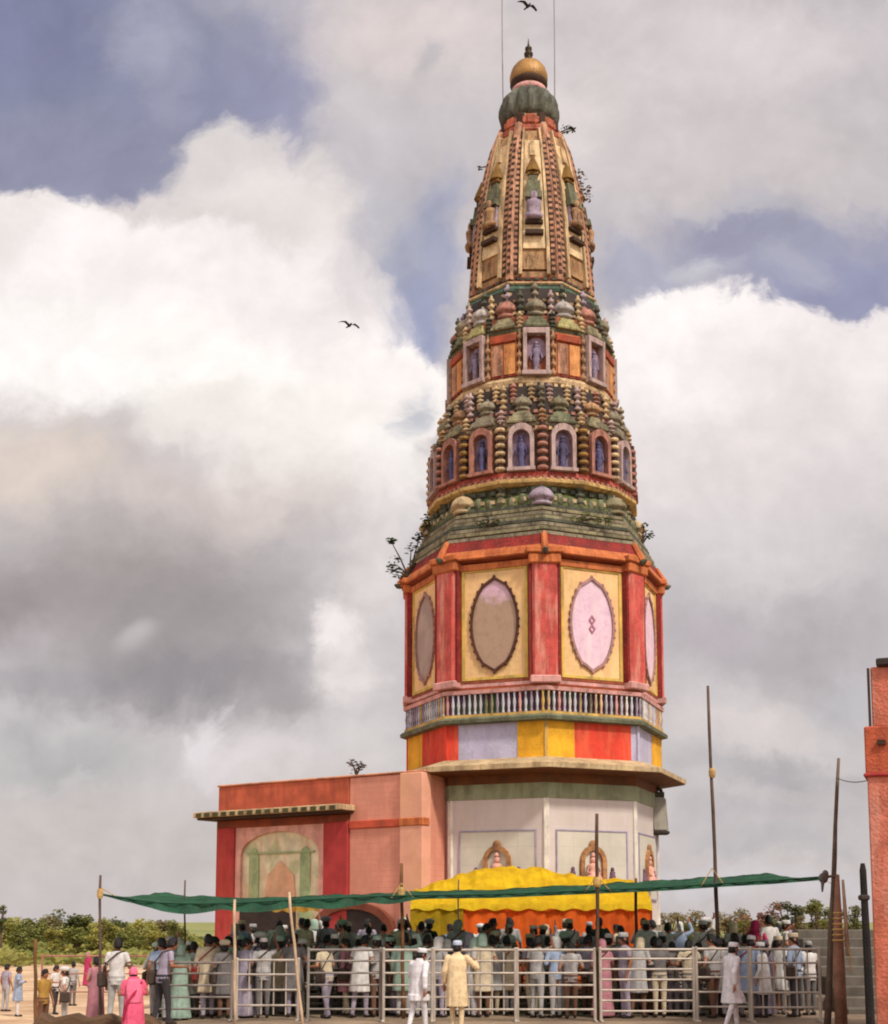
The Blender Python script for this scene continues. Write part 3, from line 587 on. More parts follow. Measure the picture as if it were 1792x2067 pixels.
def spk(o):
    bm = B(); strip(bm, -.24, .24, 560, 330, .05, .16); obj('inner_panel', bm, mat('pale_cream_niche', (222, 192, 146), grime=.3, var=.25, stain=.45, stain_rgb=(150, 104, 70), scale=2.2), o)
    bm = B(); strip(bm, -.33, -.26, 612, 300, .0, .2); strip(bm, .26, .33, 612, 300, .0, .2); obj('panel_cord', bm, M_CREAM, o)
    for f in (-.40, .40):
        bm = B(); rows = []; n = 48
        for i in range(n + 1):
            y = 326 + i * 5.9; q = .05 if True else 0
            rows.append([bm.verts.new(srf(y, f, .03) + Vector((x, yy, 0))) for x, yy in ((-.06, .1), (-.06, -.1), (.06, -.1), (.06, .1))])
        for i in range(n):
            for j in range(3):
                fc_ = bm.faces.new((rows[i][j], rows[i][j + 1], rows[i + 1][j + 1], rows[i + 1][j])); fc_.material_index = 1 if i % 2 else 0
        obj('dotted_cord', bm, [M_PEACH, M_DBR], o)
    # aedicule in the middle of the face
    y0 = 528; bm = B(); c = srf(y0, 0, .2); p1 = srf(430, 0, .2)
    strip(bm, -.2, .2, 535, 527, .1, .34, 2); strip(bm, -.2, .2, 512, 506, .1, .3, 2); obj('niche_base', bm, M_DBR, o)
    bm = B(); strip(bm, -.17, .17, 506, 462, .1, .26, 4); obj('niche_panel', bm, M_LAV, o)
    bm = B(); a = srf(504, 0, .3); hh = ZT(440) - ZT(504)
    lathe(bm, (0, 0, 0), [(.26, 0), (.30, hh * .1), (.16, hh * .2), (.22, hh * .42), (.24, hh * .52), (.08, hh * .6)], 9); ell(bm, Vector((0, 0, hh * .7)), (.12, .12, .15)); [setattr(v, 'co', Vector((v.co.x, v.co.y * .55, v.co.z)) + a) for v in bm.verts]; obj('statue', bm, mat('slate_violet_figure', (146, 132, 146), grime=0.5, var=.35, stain=.4, scale=5), o, True)
    bm = B(); strip(bm, -.2, .2, 462, 450, .1, .4, 2); strip(bm, -.17, .17, 450, 425, .1, .32, 3); strip(bm, -.11, .11, 425, 412, .1, .28, 2); obj('niche_hood', bm, M_GRN, o)
    bm = B(); strip(bm, -.15, .15, 410, 403, .1, .3, 2); a = srf(403, 0, .15); hh = ZT(368) - ZT(403); lathe(bm, a, [(.26, 0), (.2, hh * .3), (.12, hh * .6), (.02, hh)], 8); obj('niche_spire', bm, mat('dark_gold_relief', (120, 86, 34), var=.3, scale=4), o)
    bm = B(); strip(bm, -.08, .08, 366, 334, .1, .24, 3); obj('top_tablet', bm, M_CREAM, o)
sfp = frontcopies('spire_face_panel', bm, mat('ochre_plaster', (172, 134, 92), grime=0.65, var=.35, stain=.65, stain_rgb=(130, 80, 45), scale=2), FS, False, spk)
for i_, o in enumerate(sfp):
    for c in o.children:
        if c.name.startswith('statue'): c.material_slots[0].link = 'OBJECT'; c.material_slots[0].material = M_LAV if i_ == 2 else M_TAN
for k in range(-3, 3):
    bm = B(); tube(bm, [(0, -RT(spr(y), y) - .02, ZT(y)) for y in range(622, 285, -16)], .14, 7)
    o = obj('spire_rib', bm, M_PEACH, tower, rz=PS + k * PI / 4)
    bm = B(); rows = []
    for i in range(43):
        y = 316 + i * 7; c = Vector((0, -RT(spr(y), y) - .05, ZT(y)))
        rows.append([bm.verts.new(c + Vector((x, yy, 0))) for x, yy in ((-.05, .08), (-.05, -.12), (.05, -.12), (.05, .08))])
    for i in range(42):
        for j in range(3):
            fc_ = bm.faces.new((rows[i][j], rows[i][j + 1], rows[i + 1][j + 1], rows[i + 1][j])); fc_.material_index = 1 if i % 2 else 0
    obj('dotted_cord', bm, [M_PEACH, M_DBR], o)
prof('spire_neck', 8, PS, [(60, 292), (62, 288), (61, 284), (50, 281), (49, 268), (54, 264), (54, 258), (46, 256)], M_TAN)
for k in range(-2, 3):
    bm = B(); box(bm, (0, -RT(48, 275), ZT(274)), (.62, .3, .3), bev=.06); box(bm, (0, -RT(48, 275) - .1, ZT(274)), (.36, .22, .4), bev=.08); box(bm, (0, -RT(60, 285) * math.cos(PI/8) - .03, ZT(292)), (.6, .16, .22), bev=.04); obj('neck_relief', bm, mat('terracotta_relief', (186, 98, 70), grime=0.55, var=.3, stain=.5, stain_rgb=(110, 50, 36), scale=3), tower, False, rz=k * PI / 4)
for k in range(-3, 3):
    bm = B(); box(bm, (0, -RT(52, 268), ZT(270)), (.26, .26, .42), bev=.05); obj('neck_block', bm, M_DBR, tower, rz=PS + k * PI / 4)
bm = B()      # fluted lotus cushion
yy = [(44, 258), (50, 256), (55, 249), (57.5, 238), (57, 226), (53, 213), (47, 204), (41, 198), (36, 194), (33, 191)]
zA = ZT(266); lathe(bm, (0, 0, 0), [(RT(r, y), ZT(y)) for r, y in yy], 64, flute=.075, nf=16)
obj('lotus_cushion', bm, mat('mossy_dark_cushion', (84, 84, 70), grime=0.4, var=.5, stain=.7, stain_rgb=(124, 122, 110), scale=2), tower, True)
bm = B(); lathe(bm, (0, 0, 0), [(RT(r, y), ZT(y)) for r, y in [(34, 196), (37, 190), (35, 184), (30, 180), (32, 174)]], 24); obj('finial_neck', bm, M_PINK, tower, True)
bm = B(); lathe(bm, (0, 0, 0), [(RT(r, y), ZT(y)) for r, y in [(33, 174), (37.5, 168), (38.5, 162), (38, 155), (34, 143), (26, 133), (15, 126), (8, 122)]], 28); fin = obj('gold_pot', bm, M_GOLD, tower, True)
bm = B(); lathe(bm, (0, 0, 0), [(RT(r, y), ZT(y)) for r, y in [(30, 184), (34, 182), (38, 173), (37, 169)]], 28); obj('pot_underside', bm, M_DBR, fin, True)  # dark ring round the underside of the pot
bm = B(); lathe(bm, (0, 0, 0), [(RT(r, y), ZT(y)) for r, y in [(8, 123), (9, 119), (5, 116), (9, 112), (9, 108), (4, 105), (7, 101), (7, 97), (3, 94), (1.6, 88), (.5, 78)]], 14); obj('finial_spike', bm, mat('dark_bronze', (60, 44, 26), rough=.5, metal=.4, var=.2), fin, True)

# --- plants rooted in the masonry, lamp under the eave
def leafcloud(bm, c, r, n, s, flat=.5, rnd=random):
    for _ in range(n):
        while True:
            v = Vector((rnd.uniform(-1, 1), rnd.uniform(-1, 1), rnd.uniform(-1, 1)))
            if v.length < 1: break
        v = v * (0.55 + .45 * v.length)
        p = Vector(c) + Vector((v.x * r[0], v.y * r[1], v.z * r[2]))
        q = Matrix.Rotation(rnd.uniform(0, 6.3), 3, 'Z') @ Matrix.Rotation(rnd.uniform(-1.2, 1.2), 3, 'X')
        a = s * rnd.uniform(.6, 1.3)
        vs = [bm.verts.new(p + q @ Vector(t)) for t in ((-a * .5, 0, 0), (0, -a * flat * .5, a * .1), (a * .6, 0, 0), (0, a * flat * .5, a * .1))]
        bm.faces.new(vs)
M_LEAF = mat('dark_leaf', (66, 74, 44), var=.5, scale=1.5, transl=.25, bump=0)
M_LEAFB = mat('dry_brown_leaf', (120, 92, 74), var=.4, scale=1.5, transl=.2, bump=0)
M_STEM = mat('plant_stem', (70, 56, 40), var=.3, scale=4)
def wallplant(label, root, clumps, leafm=M_LEAF, n=40, s=.16):
    r0 = Vector(root); e = empty('small_plant', label, 'plant', r0, 0, 'weeds growing from the masonry')
    bm = B(); bs = B()
    for (x, y, z, rad) in clumps:
        c = Vector((x, y, z)) - r0
        tube(bs, [(0, 0, 0), c * .5 + Vector((0, 0, .06)), c], [.035, .025, .012], 5)
        leafcloud(bm, c, (rad, rad, rad * .9), n, s)
    obj('foliage', bm, leafm, e); obj('stem', bs, M_STEM, e)
def tp(x, y, dy=-.5): 
    p = W(x, y, YT + dy); return (p.x, p.y, p.z)
wallplant('bushy dark weed on the left tip of the red cornice', tp(826, 1168), [(*tp(800, 1140), .32), (*tp(812, 1165), .3), (*tp(830, 1108), .24), (*tp(792, 1150), .2), (*tp(789, 1092), .14), (*tp(845, 1088), .2), (*tp(838, 1140), .22)], n=26)
wallplant('small tuft of weed on the stepped roof above the left medallion', tp(985, 1062, -3.2), [(*tp(985, 1052, -3.2), .2), (*tp(1000, 1056, -3.2), .16), (*tp(970, 1056, -3.2), .15)], n=30, s=.1)
wallplant('mossy green tuft on the stepped roof above the right medallion', tp(1180, 1050, -3.2), [(*tp(1180, 1042, -3.2), .2), (*tp(1160, 1048, -3.2), .22), (*tp(1205, 1050, -3.2), .2), (*tp(1228, 1052, -3.1), .16)], mat('moss_leaf', (92, 104, 44), var=.5, scale=1.5, transl=.25, bump=0), n=40, s=.1)
wallplant('dark weed on the left edge of the grey roof steps', tp(868, 1062, -.6), [(*tp(862, 1046, -.6), .2), (*tp(858, 1062, -.6), .18), (*tp(850, 1080, -.6), .2)], n=26, s=.13)
wallplant('sparse weed at the right end of the grey roof steps', tp(1296, 1098), [(*tp(1304, 1075), .22), (*tp(1312, 1082), .18), (*tp(1300, 1060), .14)], n=18, s=.13)
wallplant('dry brown bush on the right shoulder of the spire', tp(1158, 405, 0), [(*tp(1170, 380, 0), .42), (*tp(1166, 360, 0), .3), (*tp(1178, 395, 0), .3), (*tp(1162, 392, 0), .3)], M_LEAFB, 40, .13)
wallplant('thin green sprig beside the dark lotus cushion', tp(1118, 280, 0), [(*tp(1140, 262, 0), .16), (*tp(1150, 258, 0), .12), (*tp(1158, 262, 0), .1)], n=12, s=.12)
wallplant('single twig with one leaf on the left of the spire', tp(990, 342, 0), [(*tp(968, 338, 0), .1)], n=8, s=.12)
lp = W(1326, 1600, YT - .2)
e = empty('eave_lamp', 'grey box-shaped lamp hung under the right eave corner of the tower', 'lamp', lp)
s = ppm(1650, YT)
bm = B(); loft(bm, [[Vector((x * s, y, z * s)) for x, y in ((-17, -.25), (15, -.25), (15, .25), (-17, .25))] for z in (-10,)] + [[Vector((x * s, y, -78 * s)) for x, y in ((-12, -.3), (19, -.3), (19, .22), (-12, .22))]]); bmesh.ops.bevel(bm, geom=bm.edges[:], offset=.04, segments=2, affect='EDGES'); obj('lamp_housing', bm, mat('dull_grey_metal', (150, 144, 130), rough=.6, var=.2, stain=.4, scale=2), e)
bm = B(); box(bm, (4 * s, -.04, -81 * s), (34 * s, .5, 7 * s), bev=.03); obj('lamp_rim', bm, M_DARK, e)
bm = B(); tube(bm, [(-8 * s, 0, -10 * s), (-10 * s, 0, 8 * s), (-6 * s, 0, 18 * s)], .06); tube(bm, [(10 * s, 0, -10 * s), (8 * s, 0, 4 * s), (-4 * s, 0, 16 * s)], .06); box(bm, (0, 0, -4 * s), (26 * s, .3, 10 * s)); obj('bracket', bm, mat('dark_olive_bracket', (66, 64, 44), var=.4), e)
def bird(label, p, sc):
    bm = B(); ell(bm, (0, 0, 0), (.09 * sc, .2 * sc, .08 * sc), 8, 6); ell(bm, (0, -.2 * sc, .04 * sc), (.05 * sc, .07 * sc, .05 * sc), 8, 6)
    b = obj('flying_bird', bm, mat('dark_feather', (46, 42, 44), var=.3), None, True, p, .6); tag(b, label, 'bird')
    for s_ in (-1, 1):
        bm = B(); loft(bm, [[Vector((s_ * x * sc, y * sc, z * sc + t)) for y, t in ((-.12 + q, .0), (-.05 + q, .012), (.1 + q * .3, 0), (-.02 + q, -.012))] for x, z, q in ((.04, .02, 0), (.3, .16, -.02), (.55, .12, .06), (.7, .04, .1))]); obj('wing', bm, MATS['dark_feather'], b, True)
    bm = B(); box(bm, (0, .27 * sc, 0), (.1 * sc, .16 * sc, .02 * sc)); obj('tail', bm, MATS['dark_feather'], b)
bird('small dark bird high in the air right above the gold finial', W(1065, 13, 40), .55)
bird('distant grey bird in front of the white cloud left of the tower', W(705, 657, 60), .8)
# ------------------------------------------------------------------ pink annex left of the tower
A0 = W(442, 1680, 42.0); D0 = W(856, 1680, 37.6)
dv = Vector((D0.x - A0.x, D0.y - A0.y)); LA = dv.length; du = dv / LA; RZA = math.atan2(dv.y, dv.x)
def fs(x, y=1680):                 # distance along the facade where the sight line through a measured point meets it
    r = ray(x, y); k = r.x / r.y
    return (k * A0.y - A0.x) / (du.x - k * du.y)
def fz(x, y): return W(x, y, A0.y + du.y * fs(x, y)).z
annex = empty('temple_annex', 'low pink flat-roofed annex with maroon pillars and beige eave, left of the tower', 'annex', (A0.x, A0.y, 0), RZA)
M_PK = mat('pink_wall_paint', (212, 142, 118), var=.16, stain=.45, stain_rgb=(184, 116, 96), scale=1.0, tile=(3.0, .16, (200, 130, 108)))
M_PKL = mat('light_pink_wall', (220, 158, 130), var=.12, stain=.4, stain_rgb=(214, 166, 112), scale=1.2)  # corner pilaster, paler pink than the wall
M_ROR = mat('rust_orange_parapet', (180, 88, 60), var=.28, stain=.6, stain_rgb=(146, 66, 50), scale=1.4)
M_MPIL = mat('maroon_pillar_paint', (164, 54, 52), var=.2, stain=.35, stain_rgb=(190, 84, 60), scale=2)
ZP = (fz(442, 1592) + fz(705, 1568) + fz(822, 1560)) / 3
def ab(name, s0, s1, y0, y1, z0, z1, m, par=annex, bev=.02):
    bm = B(); box(bm, ((s0 + s1) / 2, (y0 + y1) / 2, (z0 + z1) / 2), (s1 - s0, y1 - y0, z1 - z0), bev=bev); return obj(name, bm, m, par)
zch0, zch1 = fz(570, 1652), fz(570, 1634)
s1 = fs(657); s2 = fs(706); sp_ = fs(478)
ab('wall', 0, LA, .25, 4.2, 0, ZP - .02, M_PK)
ab('side_wall', s2, LA - .02, -.02, .27, 0, ZP, M_PK)
ab('parapet', -.02, s2 - .01, -.04, .24, zch1 + .02, ZP + .01, M_ROR)
ab('parapet_coping', -.06, LA + .04, -.08, .3, ZP + .012, ZP + .07, mat('coping_paint', (206, 138, 104), var=.2, stain=.4, scale=2))
# eave with dentils
ab('eave', -.42, s2 + .2, -.75, .2, zch0 + .1, zch1, M_CON)
ab('eave_soffit', -.34, s2 + .15, -.66, .2, zch0 + .03, zch0 + .098, M_DBR)
bm = B()
nd = 16
for i in range(nd): box(bm, (-.34 + (s2 + .46) * (i + .5) / nd, -.755, zch0 + .17), (.2, .05, .12))
obj('dentil', bm, mat('olive_dentil', (74, 70, 40), var=.3), annex)
ab('eave_band', -.02, s2, -.1, .2, zch0 - .22, zch0 + .028, mat('brown_band', (140, 66, 40), var=.25, stain=.3, scale=3))
ab('pillar', .0, sp_, -.12, .3, 0, zch0 - .2, M_MPIL); ab('pillar', s1, s2, -.12, .3, 0, zch0 - .2, M_MPIL)
# arched recess between the pillars
am, aw = (sp_ + s1) / 2, (s1 - sp_) / 2
za = fz(570, 1700)
bm = B(); frame(bm, [(am + x, z) for x, z in [(-aw, 1.0), (aw, 1.0)] + [(aw * math.cos(t), zch0 - .22) if False else (max(-aw, min(aw, aw * 1.35 * math.cos(t))), zch0 - .2 - .0 * t) for t in [PI * i / 10 for i in range(11)]]], [(am + x, z) for x, z in arch(aw * .88, 1.0, za + .35, 10, -.55)], -.05, .2)
obj('arch_surround', bm, mat('pale_pink_surround', (214, 158, 140), var=.2, stain=.4, stain_rgb=(170, 96, 84), scale=3), annex)
bm = B(); slab(bm, [(am + x, z) for x, z in arch(aw * .9, .3, za + .4, 10, -.55)], .06, .24)
obj('arch_screen', bm, mat('green_cream_screen', (216, 202, 166), var=.2, second=(160, 170, 122), second_amt=.6, sscale=1.3, stain=.5, stain_rgb=(200, 140, 106), scale=2), annex)
M_SG = mat('faded_green_motif', (150, 164, 118), var=.25, stain=.4, stain_rgb=(196, 182, 140), scale=3)
for q_ in (-.6, .55): bm = B(); slab(bm, [(am + aw * q_ + x, z) for x, z in arch(aw * .11, 1.3, za - .15, 8, .6)], .02, .1); obj('green_motif', bm, M_SG, annex)
bm = B(); slab(bm, [(am - aw * .42, 1.2), (am + aw * .42, 1.2), (am + aw * .3, za - 1.0), (am, za - .55), (am - aw * .3, za - 1.0)], .03, .1); obj('peach_gable', bm, mat('peach_motif', (212, 160, 124), var=.2, stain=.4, stain_rgb=(190, 176, 136), scale=2), annex)
bm = B(); box(bm, (am, .03, za - .3), (aw * 1.5, .06, .05)); obj('motif_line', bm, M_SG, annex)
zb0, zb1 = fz(770, 1670), fz(770, 1654); sc_ = fs(812)
ab('string_course', s2 + .02, LA + .02, -.09, .0, zb0, zb1, mat('red_orange_band', (192, 82, 56), var=.2, stain=.3, scale=2))
ab('corner_pilaster', sc_, LA + .03, -.14, .3, 0, ZP + .005, M_PKL)
ab('pilaster_band', sc_ - .02, LA + .06, -.17, .2, zb0, zb1, M_OR)
# doorway below the awning, its shade painted as a dark slab, with a brown arch
dm = (fs(640) + fs(800)) / 2; dw = (fs(800) - fs(640)) / 2; zd = fz(720, 1826)
bm = B(); slab(bm, [(dm + x, z) for x, z in arch(dw * .86, .1, zd - .1, 10, -.5)], -.11, -.04); obj('doorway', bm, M_DARK, annex)
bm = B(); frame(bm, [(dm + x, z) for x, z in arch(dw, .1, zd + .08, 10, -.5)], [(dm + x, z) for x, z in arch(dw * .84, .1, zd - .12, 10, -.5)], -.2, -.05); obj('door_arch', bm, mat('brown_arch', (116, 62, 42), var=.3), annex)
ab('awning_shade', fs(490), fs(600), -.1, .0, 1.0, fz(550, 1838), M_DARK)  # dark sheet standing in for the shade under the awning
pr = annex.matrix_basis @ Vector((s2 + .15, .1, ZP + .05))
wallplant('grey tuft of dry weed on the roof edge of the pink annex', pr, [(pr.x, pr.y, pr.z + .22, .26), (pr.x - .14, pr.y, pr.z + .38, .16), (pr.x + .16, pr.y, pr.z + .3, .16)], mat('grey_dry_leaf', (104, 90, 84), var=.4, transl=.2, bump=0), 34, .12)

# ------------------------------------------------------------------ pink tower building at the right edge
YB = 20.0; BL = W(1752, 1700, YB)
pb = empty('pink_building', 'pink and orange plastered building corner cut off by the right edge of the photo', 'building', (BL.x, BL.y, 0), math.radians(-21))
def zb_(y): return W(1760, y, YB).z
M_PB = mat('rough_pink_plaster', (192, 106, 82), var=.28, stain=.6, stain_rgb=(208, 142, 122), scale=2.4, grime=.18, bump=.8)
def pbx(name, x0, x1, y0, y1, z0, z1, m, bev=.02):
    bm = B(); box(bm, ((x0 + x1) / 2, (y0 + y1) / 2, (z0 + z1) / 2), (x1 - x0, y1 - y0, z1 - z0), bev=bev); return obj(name, bm, m, pb)
pbx('wall', .02, 5, .02, 5, 0, zb_(1562), M_PB); pbx('orange_band', 0, 5.03, 0, 5.03, zb_(1562), zb_(1466), mat('burnt_orange_plaster', (180, 86, 56), var=.3, stain=.6, stain_rgb=(148, 60, 42), scale=2.4, grime=.2, bump=.7))
pbx('upper_storey', .12, 4.8, .1, 4.8, zb_(1466), zb_(1345), M_PB); pbx('roof_slab', .21, 4.7, -.0, 4.7, zb_(1345), zb_(1330), M_DARK)
pbx('ledge', -.03, 5.06, -.03, 5.06, zb_(1568), zb_(1560), M_MPIL)
for i in range(3): bm = B(); box(bm, (.25 + i * .55, -.02, zb_(1500)), (.12, .08, .07)); obj('drain_hole', bm, M_DBR, pb)
bm = B(); tube(bm, [(.09, .08, zb_(1470)), (.09, .08, zb_(1345) - .02)], .02, 6); obj('roof_pipe', bm, M_DBR, pb)
q = W(1751, 1900, 19.4)
dp = empty('dark_post', 'black wooden post standing against the left corner of the pink building', 'post', (q.x, q.y, 0))
zt_ = W(1751, 1742, 19.4).z
bm = B(); loft(bm, [circ((0, 0, 0), .07, 8), circ((-.01, 0, 1.2), .06, 8), circ((-.03, 0, zt_ - .1), .05, 8), circ((-.03, 0, zt_), .03, 8)]); obj('shaft', bm, mat('blackened_wood', (30, 24, 22), var=.4, scale=4, bump=.5), dp)
bm = B(); box(bm, (-.03, 0, zt_ * .82), (.14, .14, .08), bev=.02); obj('clamp', bm, M_DARK, dp)

# ------------------------------------------------------------------ ground
def sstep(a, b, x): t = max(0, min(1, (x - a) / (b - a))); return t * t * (3 - 2 * t)
def gh(x, y):
    h = -1.12 * sstep(-3.5, -13, x - max(0, (y - 30)) * .05) * sstep(20, 34, y) if y < 60 else -1.12 * sstep(-3.5, -13, x - 1.5)
    far = sstep(52, 85, y)
    return h * (1 - far) - 1.25 * far
xs = sorted(set([round(v, 3) for v in list(np.arange(-30, 30, .8)) + [-3000, -1500, -800, -400, -250, -150, -100, -70, -50, -40, 32, 36, 44, 60, 90, 150, 250, 400, 800, 1500, 3000]]))
ys = sorted(set([round(v, 3) for v in list(np.arange(-6, 90, .9)) + [-1500, -600, -200, -60, -20, 92, 100, 115, 140, 180, 240, 320, 420, 600, 900, 1400, 2200, 3500, 6000]]))
bm = B(); gv = [[bm.verts.new((x, y, gh(x, y))) for x in xs] for y in ys]
for j in range(len(ys) - 1):
    for i in range(len(xs) - 1): bm.faces.new((gv[j][i], gv[j][i + 1], gv[j + 1][i + 1], gv[j + 1][i]))
gm = bpy.data.materials.new('ground_earth'); gm.use_nodes = True; g = NG(gm.node_tree); b_ = g.n['Principled BSDF']
tc = g.new('ShaderNodeTexCoord').outputs['Object']; sxz = g.new('ShaderNodeSeparateXYZ'); g.link(tc, sxz.inputs[0])
n1 = g.noise(tc, .35, 7, .65); n2 = g.noise(tc, 5, 6, .6); n3 = g.noise(tc, .03, 4, .5)
cc = g.mix(g.rng(n1.outputs[0], .35, .65), L4((116, 96, 78)), L4((158, 134, 108)))
cc = g.mix(g.math('MULTIPLY', g.rng(n2.outputs[0], .5, .7), .5), cc, L4((88, 72, 60)))
sand = g.mix(g.rng(n1.outputs[0], .35, .65), L4((176, 140, 106)), L4((216, 184, 146)))
sand = g.mix(g.math('MULTIPLY', g.rng(n2.outputs[0], .52, .68), .45), sand, L4((140, 112, 84)))
lft = g.math('MULTIPLY', g.rng(sxz.outputs[0], -5.5, -9.5), g.rng(sxz.outputs[1], 22, 30))
cc = g.mix(lft, cc, sand)
cc = g.mix(g.rng(g.math('ADD', sxz.outputs[1], g.math('MULTIPLY', n1.outputs[0], 30)), 60, 90), cc, sand)
grn = g.mix(g.rng(n3.outputs[0], .4, .6), L4((112, 118, 58)), L4((146, 140, 78)))
cc = g.mix(g.rng(g.math('ADD', sxz.outputs[1], g.math('MULTIPLY', n3.outputs[0], 120)), 180, 230), cc, grn)
g.link(cc, b_.inputs['Base Color']); b_.inputs['Roughness'].default_value = .95
bp = g.new('ShaderNodeBump'); bp.inputs['Strength'].default_value = .5; bp.inputs['Distance'].default_value = .05; g.link(n2.outputs[0], bp.inputs['Height']); g.link(bp.outputs[0], b_.inputs['Normal'])
tag(obj('ground', bm, gm), kind='structure')
# raised paved terrace in front of the temple
bm = B(); box(bm, (4.0, 37.0, .14), (18.4, 15, .36), bev=.04); tag(obj('terrace', bm, mat('terrace_stone', (128, 112, 98), var=.25, stain=.4, scale=1)), kind='structure')
# earth bank at the bottom left
q0 = W(62, 2048, 23.6); q1 = W(335, 2050, 24.4)
bm = B(); rings = []
for i in range(13):
    t = i / 12; p = q0.lerp(q1, t); hz = p.z + .05 * math.sin(i * 2.1) + (-.25 if i in (0, 12) else 0)
    rings.append([Vector((p.x, p.y - .35, -1.0)), Vector((p.x, p.y - .22, hz - .06)), Vector((p.x, p.y - .1, hz)), Vector((p.x, p.y + .16, hz - .01)), Vector((p.x, p.y + .45, -1.0))])
loft(bm, rings); o = obj('low_wall', bm, mat('mud_wall', (98, 72, 50), var=.35, stain=.4, scale=2, bump=.6)); tag(o, 'low brown earthen wall along the bottom left below the woman in pink', 'wall')

# ------------------------------------------------------------------ poles, awning, canopy
M_POLE = mat('dark_bamboo', (92, 72, 60), var=.35, stain=.4, stain_rgb=(56, 44, 38), scale=3)
M_POLEB = mat('brown_pole_wood', (110, 74, 44), var=.35, scale=3)
M_PALE = mat('pale_stick_wood', (190, 162, 132), var=.25, scale=3)
M_ROPE = mat('yellow_rope', (186, 150, 92), var=.3, scale=8)
def pole(name, label, x0, y0, x1, y1, Y, r0, r1, m, group=None, knots=True, zbase=None, joint=None):
    top = W(x0, y0, Y); low = W(x1, y1, Y)
    zb = gh(low.x, Y) - .1 if zbase is None else zbase
    k = (low.z - zb) / (top.z - low.z); base = low + (low - top) * k
    e = empty(name, label, 'pole', base, 0, group)
    bm = B(); n = 9; pts = []; rad = []
    for i in range(n):
        t = i / (n - 1); p = (top - base) * t + Vector((.007 * math.sin(i * 1.7), .007 * math.cos(i * 2.3), 0)) * (0 if i in (0,) else 1)
        pts.append(p); rad.append(.8 * (r1 + (r0 - r1) * t) * (1 + (.1 if knots and i % 2 else 0)))
    tube(bm, pts, rad, 8); obj('shaft', bm, m, e, True)
    if joint is not None:
        c = W(*joint, Y) - base; bm = B(); lathe(bm, (c.x, c.y, c.z - .1), [(r0 * 1.5, 0), (r0 * 2.0, .05), (r0 * 2.0, .15), (r0 * 1.4, .2)], 8); obj('lashing', bm, M_ROPE, e)
    return e
G_ = 'wooden poles set up round the queue'
pole('wooden_pole', 'thin dark pole at the far left end of the green awning', 202, 1766, 202, 2040, 26.5, .03, .04, M_POLE, G_, joint=(202, 1803))
pole('wooden_pole', 'short thick brown pole standing alone at the bottom left', 71, 1896, 72, 2060, 25, .035, .045, M_POLEB, G_)
pole('wooden_pole', 'thin dark pole poking up through the left of the green awning beside the pink annex', 373, 1776, 373, 1900, 30, .022, .03, M_POLE, G_)
pole('wooden_pole', 'dark brown pole rising in front of the annex corner', 810, 1742, 814, 2050, 27, .038, .046, M_POLEB, G_, joint=(810, 1800))
pole('wooden_pole', 'dark pole standing before the right painted panel of the tower', 1204, 1642, 1207, 2060, 26.3, .04, .045, mat('two_tone_pole', (84, 60, 46), var=.4, second=(170, 140, 110), second_amt=.6, sscale=.7, scale=3), G_, joint=(1205, 1780))
pole('wooden_pole', 'short dark pole at the right end of the yellow canopy', 1283, 1772, 1284, 1900, 31.5, .04, .05, M_POLEB, G_)
pole('wooden_pole', 'very tall bare bamboo pole leaning left against the grey sky', 1428, 1384, 1452, 1960, 27.5, .035, .055, M_POLE, G_, joint=(1437, 1560))
pole('wooden_pole', 'pale leaning stick in front of the annex doorway', 583, 1800, 611, 2075, 25.6, .03, .034, M_PALE, G_)
pole('wooden_pole', 'pale upright stick under the left of the green awning', 473, 1815, 474, 2070, 25.7, .03, .034, M_PALE, G_)
pole('wooden_pole', 'thin dark pole inside the yellow canopy', 925, 1775, 925, 1880, 32, .02, .025, M_POLE, G_)
# lashed post at the right end of the awning
tallp = pole('wooden_pole', 'tall tapering grey pole rising from the rope-lashed post on the right', 1692, 1530, 1674, 1960, 25.2, .035, .085, mat('grey_weathered_wood', (104, 86, 70), var=.35, stain=.4, scale=3, bump=.5), G_)
q = W(1700, 2060, 25.0)
lpst = empty('lashed_post', 'stout brown post bound with yellow rope at the right end of the green awning', 'post', (q.x, q.y, -.1))
def lz(y): return W(1700, y, 25.0).z + .1
bm = B(); tube(bm, [(-.02, 0, 0), (-.03, 0, lz(1960)), (-.02, 0, lz(1850)), (.0, 0, lz(1765))], [.12, .115, .08, .04], 10); obj('trunk', bm, mat('brown_bark', (146, 108, 86), var=.3, stain=.4, stain_rgb=(90, 56, 40), scale=3, bump=.6), lpst, True)
bm = B(); tube(bm, [(.14, -.02, lz(1930)), (.12, 0, lz(1830)), (.1, 0, lz(1775))], [.04, .035, .025], 7); obj('side_stick', bm, M_PALE, lpst, True)
bm = B()
for i in range(6):
    y = 1900 - i * 11; q_ = .105 - .006 * i; lathe(bm, (-.02, 0, lz(y)), [(q_, 0), (q_ + .018, .02), (q_, .04)], 12)
obj('rope_binding', bm, M_ROPE, lpst)
bm = B(); tube(bm, [(.12, -.06, lz(1905)), (.17, -.1, lz(1935)), (.14, -.12, lz(1965))], .012, 5); obj('loose_rope', bm, M_ROPE, lpst)
bm = B(); ell(bm, (-.26, .0, lz(1772)), (.09, .08, .1)); ell(bm, (-.22, 0, lz(1764)), (.06, .06, .08)); tube(bm, [(-.26, 0, lz(1772)), (-.1, 0, lz(1768)), (0, 0, lz(1770))], .025, 6); tube(bm, [(-.28, -.02, lz(1778)), (-.3, -.04, lz(1800))], [.04, .015], 6); obj('cloth_knot', bm, mat('grey_cloth_knot', (96, 88, 82), var=.4, scale=6), lpst, True)
wa, wb = W(1688, 1570, 25.2), W(1760, 1573, 20.6)
